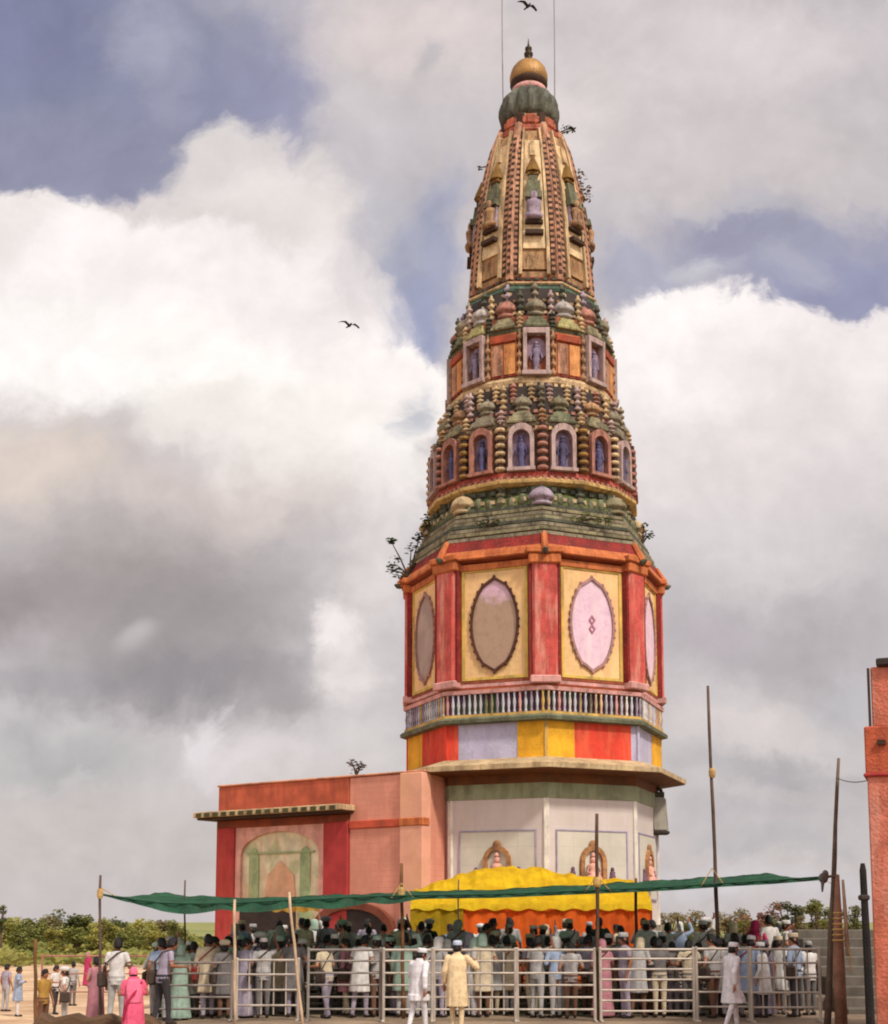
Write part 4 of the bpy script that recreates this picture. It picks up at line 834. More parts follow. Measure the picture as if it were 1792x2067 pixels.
bm = B(); tube(bm, [wa.lerp(wb, i / 8) + Vector((0, 0, -.06 * math.sin(PI * i / 8))) for i in range(9)], .008, 5); tag(obj('wire', bm, M_DBR), 'thin wire between the tall grey pole and the pink building', 'wire')

from mathutils.noise import noise as MN_
# awning
M_AWN = mat('green_shade_net', (82, 138, 108), var=.35, stain=.5, stain_rgb=(92, 112, 96), scale=2.2, transl=.45, bump=.6)
top = [(205, 1802), (250, 1804), (300, 1808), (380, 1810), (470, 1810), (560, 1808), (640, 1806), (730, 1803), (820, 1799), (1000, 1795), (1130, 1790), (1250, 1784), (1350, 1780), (1450, 1774), (1560, 1769), (1668, 1762)]
bot = [(205, 1806), (250, 1817), (300, 1828), (380, 1832), (470, 1830), (560, 1824), (640, 1821), (730, 1818), (820, 1817), (1000, 1816), (1130, 1810), (1250, 1806), (1350, 1801), (1450, 1793), (1560, 1786), (1668, 1776)]
def ipl(t, x): return float(np.interp(x, [p[0] for p in t], [p[1] for p in t]))
aw_e = empty('green_awning', 'long sagging green shade net strung across the queue in front of the temple', 'awning', (W(205, 1810, 27).x, 27, 2.3))
bm = B(); rows = []; org = Vector(aw_e.location)
NXA = 180
bot = [(x, ipl(top, x) + (y - ipl(top, x)) * (.55 if x > 700 else .72)) for x, y in bot]
for j in range(9):
    v = j / 8; row = []
    for i in range(NXA + 1):
        x = 205 + (1668 - 205) * i / NXA
        yb = ipl(bot, x); yt = ipl(top, x); Y0, Y1 = 26.6, 31.5
        pz0 = W(x, yb, Y0); pz1 = W(x, yt, Y1)
        X = pz0.x + (pz1.x - pz0.x) * 0; p = Vector((X, Y0 + (Y1 - Y0) * v, pz0.z + (pz1.z - pz0.z) * v))
        p.z += .05 * MN_(Vector((p.x * 1.6, p.y * .5, 3))) + .025 * MN_(Vector((p.x * 5, p.y * 1.5, 8))) - .05 * math.sin(PI * v) * (1 + .3 * math.sin(i * .35))
        row.append(bm.verts.new(p - org))
    rows.append(row)
for a, b in zip(rows, rows[1:]):
    for i in range(NXA): bm.faces.new((a[i], a[i + 1], b[i + 1], b[i]))
bmesh.ops.solidify(bm, geom=bm.faces[:], thickness=.012); obj('net_sheet', bm, M_AWN, aw_e, True)
bm = B(); ra = []; rb = []                   # hanging valance along the front edge, deeper and scalloped on the left
for i in range(181):
    x = 205 + (1668 - 205) * i / 180; t = W(x, ipl(bot, x), 26.58); dpt = (.035 + .13 * sstep(260, 330, x) * (1 - sstep(760, 860, x)) * (.35 + .65 * abs(math.sin(x * .021)))) * (sstep(205, 260, x))
    t = Vector((t.x, t.y + .03 * math.sin(i * .8), t.z)) - org
    ra.append(bm.verts.new(t + Vector((0, 0, .02)))); rb.append(bm.verts.new(t - Vector((0, .02 * math.sin(i * .8), dpt + .02))))
for i in range(180): bm.faces.new((ra[i], ra[i + 1], rb[i + 1], rb[i]))
bmesh.ops.solidify(bm, geom=bm.faces[:], thickness=.01); obj('valance', bm, M_AWN, aw_e, True)
bm = B(); tube(bm, [W(x, ipl(bot, x) - 1.5, 26.56) - org for x in range(196, 1690, 40)], .014, 5); obj('edge_rope', bm, mat('dark_green_rope', (24, 64, 44), var=.2), aw_e)

for xa_, ya_, xb_, yb2 in [(202, 1790, 232, 1808), (810, 1782, 790, 1812), (810, 1782, 834, 1811), (1205, 1768, 1180, 1800), (1205, 1768, 1232, 1798), (1437, 1752, 1415, 1788), (1437, 1752, 1460, 1784), (1660, 1768, 1690, 1764), (1655, 1772, 1692, 1790)]:
    bm = B(); tube(bm, [W(xa_, ya_, 26.56) - org, W(xb_, yb2, 26.56) - org], .009, 5); obj('tie_rope', bm, M_ROPE, aw_e)
# yellow canopy
YC0, YC1 = 33.6, 36.6
M_YCL = mat('yellow_cloth', (250, 216, 46), var=.16, stain=.3, stain_rgb=(226, 170, 30), scale=2.4, transl=.3, bump=.6)
M_OCL = mat('orange_cloth', (236, 112, 34), var=.22, stain=.4, stain_rgb=(206, 74, 24), scale=1.4, transl=.25, bump=.3)
cx0, cx1 = W(828, 1830, YC0).x, W(1316, 1830, YC0).x
can = empty('yellow_canopy', 'yellow cloth canopy with orange side curtains over the temple entrance', 'canopy', ((cx0 + cx1) / 2, YC0, .3))
hw = (cx1 - cx0) / 2; org = Vector(can.location)
ridge = [(828, 1804), (870, 1788), (905, 1768), (950, 1755), (1010, 1749), (1060, 1750), (1110, 1753), (1180, 1763), (1230, 1769), (1290, 1776), (1318, 1792)]
bm = B(); rows = []
from mathutils import noise as MN
for j in range(37):
    v = j / 36; row = []
    for i in range(181):
        u = i / 180; x = 828 + 488 * u
        X = cx0 + (cx1 - cx0) * u; Y = YC0 + (YC1 - YC0) * v
        zr = W(x, ipl(ridge, x), (YC0 + YC1) / 2).z; ze = W(x, 1826, YC0).z + .0
        k = math.sin(PI * v) ** .75
        fold = abs(MN.noise(Vector((X * 2.6, Y * .55, 1.7)))) * .16 + abs(MN.noise(Vector((X * 6.5 + Y, Y * 1.2, 4.2)))) * .06 + MN.noise(Vector((X * .8, Y * .8, 9))) * .12
        z = ze + (zr - ze) * k - fold * min(1, k * 1.6) + .03 - .06 * abs(math.sin(u * PI * 4)) * (1 - k)
        row.append(bm.verts.new(Vector((X, Y, z)) - org))
    rows.append(row)
for a, b in zip(rows, rows[1:]):
    for i in range(180): bm.faces.new((a[i], a[i + 1], b[i + 1], b[i]))
bmesh.ops.solidify(bm, geom=bm.faces[:], thickness=.015); obj('roof_cloth', bm, M_YCL, can, True)
def curtain(name, xa, xb, ya, yb_, ztop, zbot, m, fold=.05, dy=0, n=None):
    bm = B(); n = n or max(8, int(abs(xb - xa) * 14 + abs(yb_ - ya) * 14)); A = []; Bq = []
    for i in range(n + 1):
        t = i / n; f = fold * math.sin(i * 1.35) + fold * .5 * math.sin(i * .47)
        px, py = xa + (xb - xa) * t, ya + (yb_ - ya) * t + dy
        A.append(bm.verts.new(Vector((px, py + f * .3, ztop)) - org)); Bq.append(bm.verts.new(Vector((px + .02 * math.sin(i), py + f, zbot + .03 * math.sin(i * .8))) - org))
    for i in range(n): bm.faces.new((A[i], A[i + 1], Bq[i + 1], Bq[i]))
    bmesh.ops.solidify(bm, geom=bm.faces[:], thickness=.01); return obj(name, bm, m, can, True)
zE = W(1000, 1826, YC0).z; cxm = W(935, 1850, YC0).x
curtain('front_valance', cx0, cx1, YC0, YC0, zE + .02, zE - .12, M_YCL, .04, -.05)
curtain('front_curtain', cxm, cx1 - .05, YC0, YC0, zE - .02, .32, M_OCL, .07, .03)
curtain('side_drape', cx0, cxm, YC0, YC0, zE - .02, .9, mat('shaded_yellow_cloth', (190, 156, 20), var=.25, stain=.35, stain_rgb=(120, 104, 20), scale=1.6, transl=.25, bump=.3), .07, .0)  # darker yellow paints in the shaded side of the canopy cloth
curtain('side_curtain', cx0, cx0, YC0, YC1, zE, .5, M_YCL, .06)
curtain('side_curtain', cx1, cx1, YC0, YC1, zE, .5, M_OCL, .06)
for X in (cx0 + .05, cxm, (cxm + cx1) / 2, cx1 - .08):
    bm = B(); tube(bm, [Vector((X, YC0 + .12, .3)) - org, Vector((X, YC0 + .12, zE)) - org], .035, 7); obj('canopy_post', bm, M_POLEB, can)
# small yellow cloth strip hanging below the awning in front of the annex
q = W(590, 1828, 37.5)
bm = B(); A = []; Bq = []
for i in range(25):
    X = W(535 + 110 * i / 24, 1820, 37.5).x; f = .05 * math.sin(i * 1.2); zt2 = W(590, 1817 + 3 * math.sin(PI * i / 24), 37.5).z
    A.append(bm.verts.new((X, 37.5 + f * .4, zt2))); Bq.append(bm.verts.new((X, 37.5 + f, zt2 - .28 + .03 * math.sin(i))))
for i in range(24): bm.faces.new((A[i], A[i + 1], Bq[i + 1], Bq[i]))
bmesh.ops.solidify(bm, geom=bm.faces[:], thickness=.01); tag(obj('yellow_cloth', bm, mat('pale_yellow_cloth', (214, 178, 84), var=.2, transl=.3)), 'pale yellow cloth strip hanging in front of the pink annex below the awning', 'cloth')

# ------------------------------------------------------------------ steel railing sections
M_STEEL = mat('galvanised_steel', (184, 172, 158), rough=.55, var=.2, stain=.4, stain_rgb=(110, 92, 76), scale=3, metal=.25)
M_DSTEEL = mat('dull_dark_steel', (138, 128, 120), rough=.6, var=.25, stain=.4, stain_rgb=(72, 56, 46), scale=3, metal=.2)
def railing(label, xa, xb, Y, ztop, kind='rails', m=M_STEEL, nr=6, zb=0.0, r=.026, Yb=None, group='steel railing sections round the queue'):
    a = W(xa, 1980, Y); b = W(xb, 1980, Yb or Y); v = b - a; Lr = math.hypot(v.x, v.y)
    e = empty('steel_railing', label, 'railing', (a.x, a.y, zb), math.atan2(v.y, v.x), group)
    H = ztop - zb
    for X in (0, Lr): bm = B(); tube(bm, [(X, 0, 0), (X, 0, H)], r * 1.15, 8); ell(bm, (X, 0, H), (r * 1.3, r * 1.3, r * 1.3), 8, 6); obj('post', bm, m, e)
    for i in range(nr):
        z = H * (1 - i / nr) - (.02 if i == 0 else 0); bm = B(); tube(bm, [(0, 0, z), (Lr, 0, z)], r * (1 if i == 0 else .8), 7); obj('rail', bm, m, e)
    if kind == 'bars':
        n = max(3, int(Lr / .2))
        for i in range(1, n): bm = B(); tube(bm, [(Lr * i / n, .012, H * .1), (Lr * i / n, .012, H)], r * .6, 6); obj('bar', bm, m, e)
    for X in (0.0, Lr):
        bm = B(); box(bm, (X, 0, .02), (.06, .5, .04), bev=.01); obj('foot', bm, m, e)
    return e
zt1 = W(1000, 1915, 26.2).z
railing('railing section at the left end of the queue beside the woman in pink', 312, 468, 26.4, zt1 - .25, m=M_DSTEEL, nr=5)
railing('grid-barred railing section between the two pale sticks', 478, 602, 26.4, zt1 - .2, 'bars', nr=4)
railing('railing section left of the person in white with the cap', 622, 768, 26.3, zt1, m=M_DSTEEL)
railing('railing section directly behind the person in white near the middle', 774, 872, 26.2, zt1)
railing('railing section from the person in beige to the middle of the queue', 876, 1040, 26.2, zt1, 'bars')
railing('railing section left of the pole before the tower', 1044, 1200, 26.2, zt1)
railing('railing section right of the pole before the tower', 1212, 1400, 26.2, zt1 + .01, nr=7)
railing('railing section behind the person in white walking on the right', 1406, 1512, 26.2, zt1 + .02, nr=5)
railing('railing section with upright bars next to the rope-lashed post', 1516, 1654, 26.0, zt1 + .02, 'bars', nr=5)
zt2_ = 1.2
for i, (xa, xb) in enumerate([(320, 560), (564, 800), (804, 1040), (1044, 1280), (1284, 1530)]):
    railing(['inner railing row seen behind the left end of the queue', 'inner railing row seen below the annex doorway', 'inner railing row seen below the left of the yellow canopy', 'inner railing row seen below the orange curtain', 'inner railing row seen at the foot of the tall bare pole'][i], xa, xb, 28.6, zt2_, m=M_DSTEEL, nr=6)
    railing(['far railing row behind the left end of the queue', 'far railing row near the annex doorway', 'far railing row near the left of the yellow canopy', 'far railing row near the orange curtain', 'far railing row near the foot of the tall bare pole'][i], xa + 10, xb + 6, 30.9 if i > 4 else 29.7, 1.25, m=M_DSTEEL, nr=6)

# ------------------------------------------------------------------ background
M_FOL = [mat('far_leaf_a', (126, 128, 66), var=.35, scale=.5, transl=.3, bump=0), mat('far_leaf_b', (136, 124, 84), var=.35, scale=.5, transl=.3, bump=0), mat('far_leaf_c', (98, 104, 62), var=.35, scale=.5, transl=.3, bump=0), mat('far_leaf_reddish', (146, 104, 86), var=.3, scale=.5, transl=.25, bump=0)]
M_TRK = mat('tree_bark', (84, 66, 50), var=.3, scale=2)
def tree(label, x, ytop, Y, wpx, m, seed, ybase=None, bush=False, group='trees on the far bank', squash=1.0, name='tree'):
    rnd = random.Random(seed); p = W(x, 1860, Y); zg = gh(p.x, Y) - .05; zt_ = W(x, ytop, Y).z; H = zt_ - zg; rw = wpx / 2 * Y / F
    e = empty(name, label, 'bush' if bush else 'tree', (p.x, Y, zg), 0, group)
    bm = B(); tube(bm, [(0, 0, 0), (.05 * H * rnd.uniform(-1, 1), 0, H * .35), (.03 * H, 0, H * .7)], [H * .035, H * .028, H * .012], 7)
    cr = B(); nC = 14 if not bush else 16
    for i in range(nC):
        a = rnd.uniform(0, 6.28); q = rnd.uniform(.1, .8); hz = rnd.uniform(.12 if bush else .4, .80) * H
        c = Vector((math.cos(a) * rw * q, math.sin(a) * rw * q, hz)); cr_ = rw * rnd.uniform(.28, .46)
        leafcloud(cr, c, (cr_, cr_, min(cr_ * .8, H * .22) * squash), 130, max(.12, rw * .14), .7, rnd)
        tube(bm, [(0, 0, H * .3), c * .6 + Vector((0, 0, H * .1)), c], [H * .016, H * .01, H * .005], 5)
    obj('trunk', bm, M_TRK, e); obj('crown', cr, m, e)
tree('dark tree cut off by the left edge of the photo above the green bank', 2, 1796, 130, 44, M_FOL[2], 40, group='trees and bushes on the left bank')
tree('rounded dark tree rising highest from the green left bank', 140, 1824, 175, 84, M_FOL[2], 43, bush=True, group='trees and bushes on the left bank', name='tree')
M_FOL.append(mat('far_leaf_yellowgreen', (158, 152, 78), var=.3, scale=.5, transl=.3, bump=0))
bl_ = [(20, 1844, 165, 80, 4, 'leftmost yellow-green bush on the green bank'), (62, 1848, 160, 74, 0, 'olive bush second from the left on the bank'), (98, 1842, 172, 70, 1, 'dull bush left of the rounded dark tree'), (176, 1840, 176, 80, 0, 'olive bush between the rounded tree and the thin awning pole'),
       (214, 1846, 158, 70, 4, 'yellow-green bush right behind the thin awning pole'), (248, 1844, 165, 74, 2, 'dark bush right of the thin awning pole'), (286, 1850, 150, 76, 4, 'pale bush under the left sag of the awning'), (326, 1852, 155, 70, 1, 'dull bush behind the left end of the queue'), (362, 1852, 150, 70, 0, 'olive bush behind the thin pole by the annex')]
for i, t in enumerate(bl_): tree(t[5], t[0], t[1], t[2], t[3], M_FOL[t[4]], 140 + i, bush=True, group='trees and bushes on the left bank', name='bush')
lowb = [(40, 1862), (110, 1864), (160, 1862), (200, 1866), (262, 1866), (310, 1864)]
for i, (x, y) in enumerate(lowb): tree('low yellowish scrub clump in front of the bushes on the left bank', x, y, 120, 66, M_FOL[4 if i % 2 else 0], 170 + i, bush=True, group='low scrub clumps on the left bank', name='bush', squash=.8)
tr_ = [('hazy tree just right of the tower base', 1350, 1826, 110, 60, 1), ('dusty tree left of the tall bare pole', 1400, 1822, 115, 70, 1), ('brown tree right of the tall bare pole', 1470, 1818, 105, 80, 1), ('reddish tree behind the person standing high in the crowd', 1530, 1800, 100, 90, 3),
       ('green tree between the reddish tree and the lashed post', 1600, 1798, 100, 80, 2), ('dark tree behind the rope-lashed post', 1650, 1792, 95, 80, 0), ('tree seen between the lashed post and the black post', 1722, 1790, 90, 60, 2)]
for i, t in enumerate(tr_): tree(t[0], t[1], t[2], t[3], t[4], M_FOL[t[5]], 70 + i, group='trees beyond the temple terrace')
# low scrub that covers the green bank as one mass
rs = random.Random(3); bm = B()
for _ in range(5200):
    Y = rs.uniform(95, 230); x = rs.uniform(-40, 420); X = W(x, 1860, Y).x; hgt = rs.uniform(.1, 1.0) * (.5 + .5 * math.sin(X * .3) ** 2)
    a = rs.uniform(.25, .6); q = Matrix.Rotation(rs.uniform(0, 6.3), 3, 'Z') @ Matrix.Rotation(rs.uniform(.4, 1.3), 3, 'X'); pt = Vector((X, Y, gh(X, Y) + hgt * .8))
    bm.faces.new([bm.verts.new(pt + q @ Vector(t)) for t in ((-a, 0, 0), (0, -a * .6, .05), (a, 0, 0), (0, a * .6, .05))])
tag(obj('scrub', bm, mat('scrub_leaf', (150, 146, 78), var=.4, scale=.15, second=(112, 120, 62), second_amt=.8, sscale=.08, transl=.3, bump=0)), kind='stuff')
rb = [(1346, 1836, 95, 56, 1, 'dull bush just right of the tower base'), (1384, 1832, 92, 60, 2, 'green bush between the tower base and the tall bare pole'), (1424, 1836, 96, 56, 1, 'bush behind the foot of the tall bare pole'), (1496, 1828, 90, 64, 0, 'olive bush left of the reddish tree'),
      (1566, 1822, 88, 66, 2, 'green bush right of the reddish tree'), (1622, 1826, 92, 60, 1, 'dusty bush left of the lashed post'), (1664, 1822, 96, 60, 0, 'olive bush behind the lashed post')]
for i, t in enumerate(rb): tree(t[5], t[0], t[1], t[2], t[3], M_FOL[t[4]], 240 + i, bush=True, group='bushes beyond the temple terrace', name='bush')
railing('thin reddish rail fence far behind the people on the sand', 84, 306, 48, W(190, 1928, 48).z, m=mat('faded_red_rail', (168, 112, 98), var=.3, stain=.3), nr=3, zb=-1.2, r=.03, group=None)
# riverside steps at the right
q = W(1728, 1950, 30)
bm = B()
for i in range(9): box(bm, (0, i * .5 - .001 * i, (.12 + .2 * i) / 2 - .1), (2.2 - .01 * i, .52, .2 * i + .32), bev=.02)
st = obj('stone_steps', bm, mat('step_stone', (104, 96, 86), var=.25, stain=.4, scale=2), None, False, (q.x + .35, 28.5, 0)); tag(st, 'flight of grey stone steps between the lashed post and the pink building', 'steps')
# ------------------------------------------------------------------ people (facing -Y, feet at z = 0, height about 1.6)
DG = None
def remesh(bm, voxel, smooth=3):
    me = bpy.data.meshes.new('tmp'); bmesh.ops.recalc_face_normals(bm, faces=bm.faces); bm.to_mesh(me); bm.free()
    o = bpy.data.objects.new('tmp', me); COL.objects.link(o)
    r = o.modifiers.new('r', 'REMESH'); r.mode = 'VOXEL'; r.voxel_size = voxel; r.use_smooth_shade = True
    s = o.modifiers.new('s', 'SMOOTH'); s.factor = .5; s.iterations = smooth
    dg = bpy.context.evaluated_depsgraph_get(); out = bpy.data.meshes.new_from_object(o.evaluated_get(dg))
    bpy.data.objects.remove(o); bpy.data.meshes.remove(me)
    out.polygons.foreach_set('use_smooth', [True] * len(out.polygons)); return out
class Parts:
    def __init__(s): s.bm = B(); s.pts = []; s.lab = []
    def _rec(s, n0, lab):
        s.bm.verts.ensure_lookup_table()
        for v in s.bm.verts[n0:]: s.pts.append(tuple(v.co)); s.lab.append(lab)
    def tube(s, pts, rad, lab, n=10):
        n0 = len(s.bm.verts); P_ = [Vector(p) for p in pts]
        # round the ends so that the voxel union stays smooth
        tube(s.bm, P_, rad, n); ell(s.bm, P_[0], (rad[0],) * 3, 8, 6); ell(s.bm, P_[-1], (rad[-1],) * 3, 8, 6); s._rec(n0, lab)
        for a, b, ra, rb in zip(P_, P_[1:], rad, rad[1:]):
            for k in range(1, 5):
                c = a.lerp(b, k / 5); r = ra + (rb - ra) * k / 5
                for j in range(6): t = j * PI / 3; s.pts.append((c.x + r * math.cos(t), c.y + r * math.sin(t), c.z)); s.lab.append(lab)
    def ell(s, c, r, lab, rot=None): n0 = len(s.bm.verts); ell(s.bm, c, r, 14, 10, rot); s._rec(n0, lab)
    def rings(s, rr, lab, n=18, pleat=0.0, npl=9):
        n0 = len(s.bm.verts); R_ = []
        for (cx, cy, cz, rx, ry) in rr:
            q = (1 if pleat else 0) * max(0, (1.3 - cz)); ring = []
            for k in range(n):
                t = 2 * PI * k / n; f = 1 + pleat * q * math.cos(npl * t + cz * 2)
                ring.append(Vector((cx + rx * f * math.sin(t), cy - ry * f * math.cos(t), cz)))
            R_.append(ring)
        loft(s.bm, R_); s._rec(n0, lab)
def hand(P, wrist, dirv, side, curl=.5, fine=True):
    d = Vector(dirv).normalized(); up = Vector((0, 0, 1)) if abs(d.z) < .8 else Vector((0, -1, 0))
    w_ = d.cross(up).normalized(); nrm = w_.cross(d)
    wr = Vector(wrist); pc = wr + d * .045
    P.tube([wr, wr + d * .075], [.024, .032], 0, 8); P.ell(pc + d * .01, (.03, .03, .03), 0)
    if fine:
        for i, (o_, L_) in enumerate([(-.027, .055), (-.009, .066), (.009, .062), (.027, .048)]):
            b = wr + d * .085 + w_ * o_; m_ = b + d * L_ * .55 - nrm * L_ * .15 * curl; t_ = m_ + d * L_ * .35 - nrm * L_ * .5 * curl
            P.tube([b, m_, t_], [.0092, .0086, .0072], 0, 6)
        b = wr + d * .035 + w_ * (.03 * side); P.tube([b, b + d * .03 + w_ * .022 * side, b + d * .06 + w_ * .026 * side], [.011, .010, .008], 0, 6)
    else: P.tube([wr + d * .08, wr + d * .15 - nrm * .03], [.028, .018], 0, 7)
def make_body(pose, voxel, fine):
    """pose: lean (forward bend, m at the shoulders), legs ((foot y, knee y) left/right), arms (elbow, wrist, hand dir) left/right, head turn"""
    P = Parts(); ln = pose.get('lean', 0.0); sq = pose.get('sq', 1.0); turn = pose.get('turn', 0.0); tilt = pose.get('tilt', 0.0)
    def sh(z): return -ln * max(0, (z - .85)) / .5
    P.rings([(0, sh(.78), .78, .13, .10), (0, sh(.86), .86, .162, .118), (0, sh(.95), .95, .158, .115), (0, sh(1.03), 1.03, .145, .105), (0, sh(1.16), 1.16, .163, .112), (0, sh(1.27), 1.27, .172, .105), (0, sh(1.335), 1.335, .150, .085), (0, sh(1.37), 1.37, .085, .065)], 1)
    P.rings([(0, sh(.80), .76, .145, .11), (0, sh(.86), .86, .164, .12), (0, sh(.9), .905, .16, .117)], 2)
    for i, s in enumerate((-1, 1)):
        fy, ky, lift = pose.get('legs', ((0, 0, 0), (0, 0, 0)))[i]
        P.tube([(s * .085, sh(.84), .84), (s * .088, ky, .46 + lift * .5), (s * .088, fy, .09 + lift)], [.088, .06, .042], 2)
        P.tube([(s * .088, fy + .03, .045 + lift), (s * .10, fy - .14, .03 + lift)], [.04, .03], 3, 8)
        P.ell((s * .165, sh(1.31), 1.305), (.06, .06, .06), 1)
        el, wr, hd = pose['arms'][i]
        el = Vector((s * el[0], el[1] + sh(1.2), el[2])); wr = Vector((s * wr[0], wr[1] + sh(1.2), wr[2])); hd = Vector((s * hd[0], hd[1], hd[2]))
        s0 = Vector((s * .172, sh(1.31), 1.31))
        sl = pose.get('sleeve', .62)
        P.tube([s0, s0.lerp(el, sl)], [.056, .05], 1, 9); P.tube([s0.lerp(el, sl), el], [.044, .039], 0 if sl < .95 else 1, 9)
        P.tube([el, wr], [.039, .027], 1 if pose.get('long') else 0, 9); hand(P, wr, hd, -s, pose.get('curl', .5), fine)
    hc_ = Vector((0, sh(1.5) - .02 - tilt * .3, 1.495 - tilt * .12))
    P.tube([(0, sh(1.34), 1.34), hc_ + Vector((0, .01, -.05))], [.055, .05], 0, 9)
    Rz = Matrix.Rotation(turn, 4, 'Z') @ Matrix.Rotation(tilt, 4, 'X')
    def H(x, y, z): return hc_ + (Rz @ Vector((x, y, z)))
    P.ell(H(0, 0, 0.01), (.074, .092, .105), 0, Rz); P.ell(H(0, -.035, -.055), (.054, .055, .055), 0, Rz)
    P.tube([H(0, -.088, .02), H(0, -.11, -.02)], [.010, .016], 0, 7)
    for s in (-1, 1): P.ell(H(s * .076, .01, -.005), (.012, .022, .032), 0, Rz)
    P.ell(H(0, -.086, -.052), (.024, .01, .007), 4, Rz)
    for s in (-1, 1): P.ell(H(s * .03, -.084, .022), (.013, .01, .008), 5, Rz)
    me = remesh(P.bm, voxel)
    n = len(me.polygons); c = np.zeros(n * 3, dtype=np.float32); me.polygons.foreach_get('center', c); c = c.reshape(-1, 3)
    pts = np.array(P.pts, dtype=np.float32); lab = np.array(P.lab, dtype=np.int32)
    idx = np.zeros(n, dtype=np.int32)
    for a in range(0, n, 400):
        dd = ((c[a:a + 400, None, :] - pts[None]) ** 2).sum(2); idx[a:a + 400] = lab[dd.argmin(1)]
    me.polygons.foreach_set('material_index', idx)
    return me, hc_, Rz, sh
M_SKIN = mat('brown_skin', (142, 92, 66), rough=.55, var=.12, scale=4, bump=.05); M_LIP = mat('lip', (110, 56, 48), var=.1, bump=0); M_EYE = mat('dark_eye', (30, 22, 20), rough=.3, var=.1, bump=0)
M_SHOE = mat('dark_sandal', (50, 38, 32), var=.3, scale=4); M_HAIR = mat('black_hair', (24, 20, 20), rough=.5, var=.3, scale=20, bump=.4)
CLOTH = {}
def cloth(name, rgb): 
    if name not in CLOTH: CLOTH[name] = mat('cloth_' + name.replace(' ', '_'), rgb, rough=.9, var=.2, stain=.3, stain_rgb=tuple(int(v * .72) for v in rgb), scale=9, bump=.6)  # dark and light tone noise mimics the shading of folds
    return CLOTH[name]
def headwear(kind, hc_, Rz, m, parent):
    bm = B(); R4 = Matrix.Translation(hc_) @ Rz
    def ringz(z, rx, ry, dy=.0): return [R4 @ Vector((rx * math.sin(2 * PI * k / 16), dy - ry * math.cos(2 * PI * k / 16), z)) for k in range(16)]
    if kind == 'hair':
        rr = []
        for i in range(8):
            t = i / 7; z = -.04 + .163 * math.sin(t * PI / 2); s = max(.05, 1 - math.sin(t * PI / 2) ** 2.7) ** (1 / 2.4)
            ring = []
            for k in range(16):
                a = 2 * PI * k / 16; front = max(0, math.cos(a))
                zz = z + (.085 * front ** 1.5) * (1 - t) - (.03 * max(0, -math.cos(a))) * (1 - t)
                ring.append(R4 @ Vector((.083 * s * math.sin(a), .008 - .102 * s * math.cos(a), zz)))
            rr.append(ring)
        loft(bm, rr); nm = 'hair'
    elif kind == 'cap':
        loft(bm, [ringz(.045, .083, .100), ringz(.05, .087, .104), ringz(.10, .082, .102), ringz(.128, .07, .097), ringz(.135, .03, .07), ringz(.132, .005, .03)]); nm = 'cap'
    elif kind == 'turban':
        loft(bm, [ringz(.03, .085, .102), ringz(.05, .112, .128), ringz(.09, .122, .138), ringz(.125, .105, .12), ringz(.15, .06, .07), ringz(.155, .01, .01)]); nm = 'turban'
    elif kind == 'scarf':
        loft(bm, [ringz(-.14, .11, .10, .03), ringz(-.08, .095, .10, .025), ringz(0, .092, .1, .022), ringz(.07, .09, .105, .012), ringz(.115, .065, .085, .005), ringz(.135, .01, .02)]); nm = 'headscarf'
    return obj(nm, bm, m, parent, True)
ARM_DOWN = ((.235, .03, 1.06), (.25, -.06, .83), (.0, -.25, -1))
ARM_FWD = ((.26, .0, 1.08), (.20, -.22, 1.06), (-.2, -1, .1))
ARM_CHEST = ((.27, .04, 1.08), (.08, -.2, 1.12), (-1, -.3, .1))
ARM_UP = ((.30, -.1, 1.38), (.22, -.14, 1.6), (-.1, -.3, 1))
POSES = [dict(arms=(ARM_DOWN, ARM_DOWN), legs=((0, 0, 0), (.04, 0, 0))), dict(arms=(ARM_FWD, ARM_DOWN), legs=((-.08, -.05, 0), (.08, .02, 0)), turn=.5), dict(arms=(ARM_CHEST, ARM_CHEST), turn=-.4, legs=((0, 0, 0), (0, 0, 0))),
         dict(arms=(ARM_UP, ARM_DOWN), legs=((0, 0, 0), (.05, 0, 0)), lean=.03), dict(arms=(ARM_FWD, ARM_FWD), lean=.09, legs=((-.1, -.08, 0), (.12, .02, 0)), tilt=.15), dict(arms=(ARM_DOWN, ARM_CHEST), turn=.9, long=True, sleeve=1.0, legs=((0, 0, 0), (0, 0, 0)))]
PROTO = []
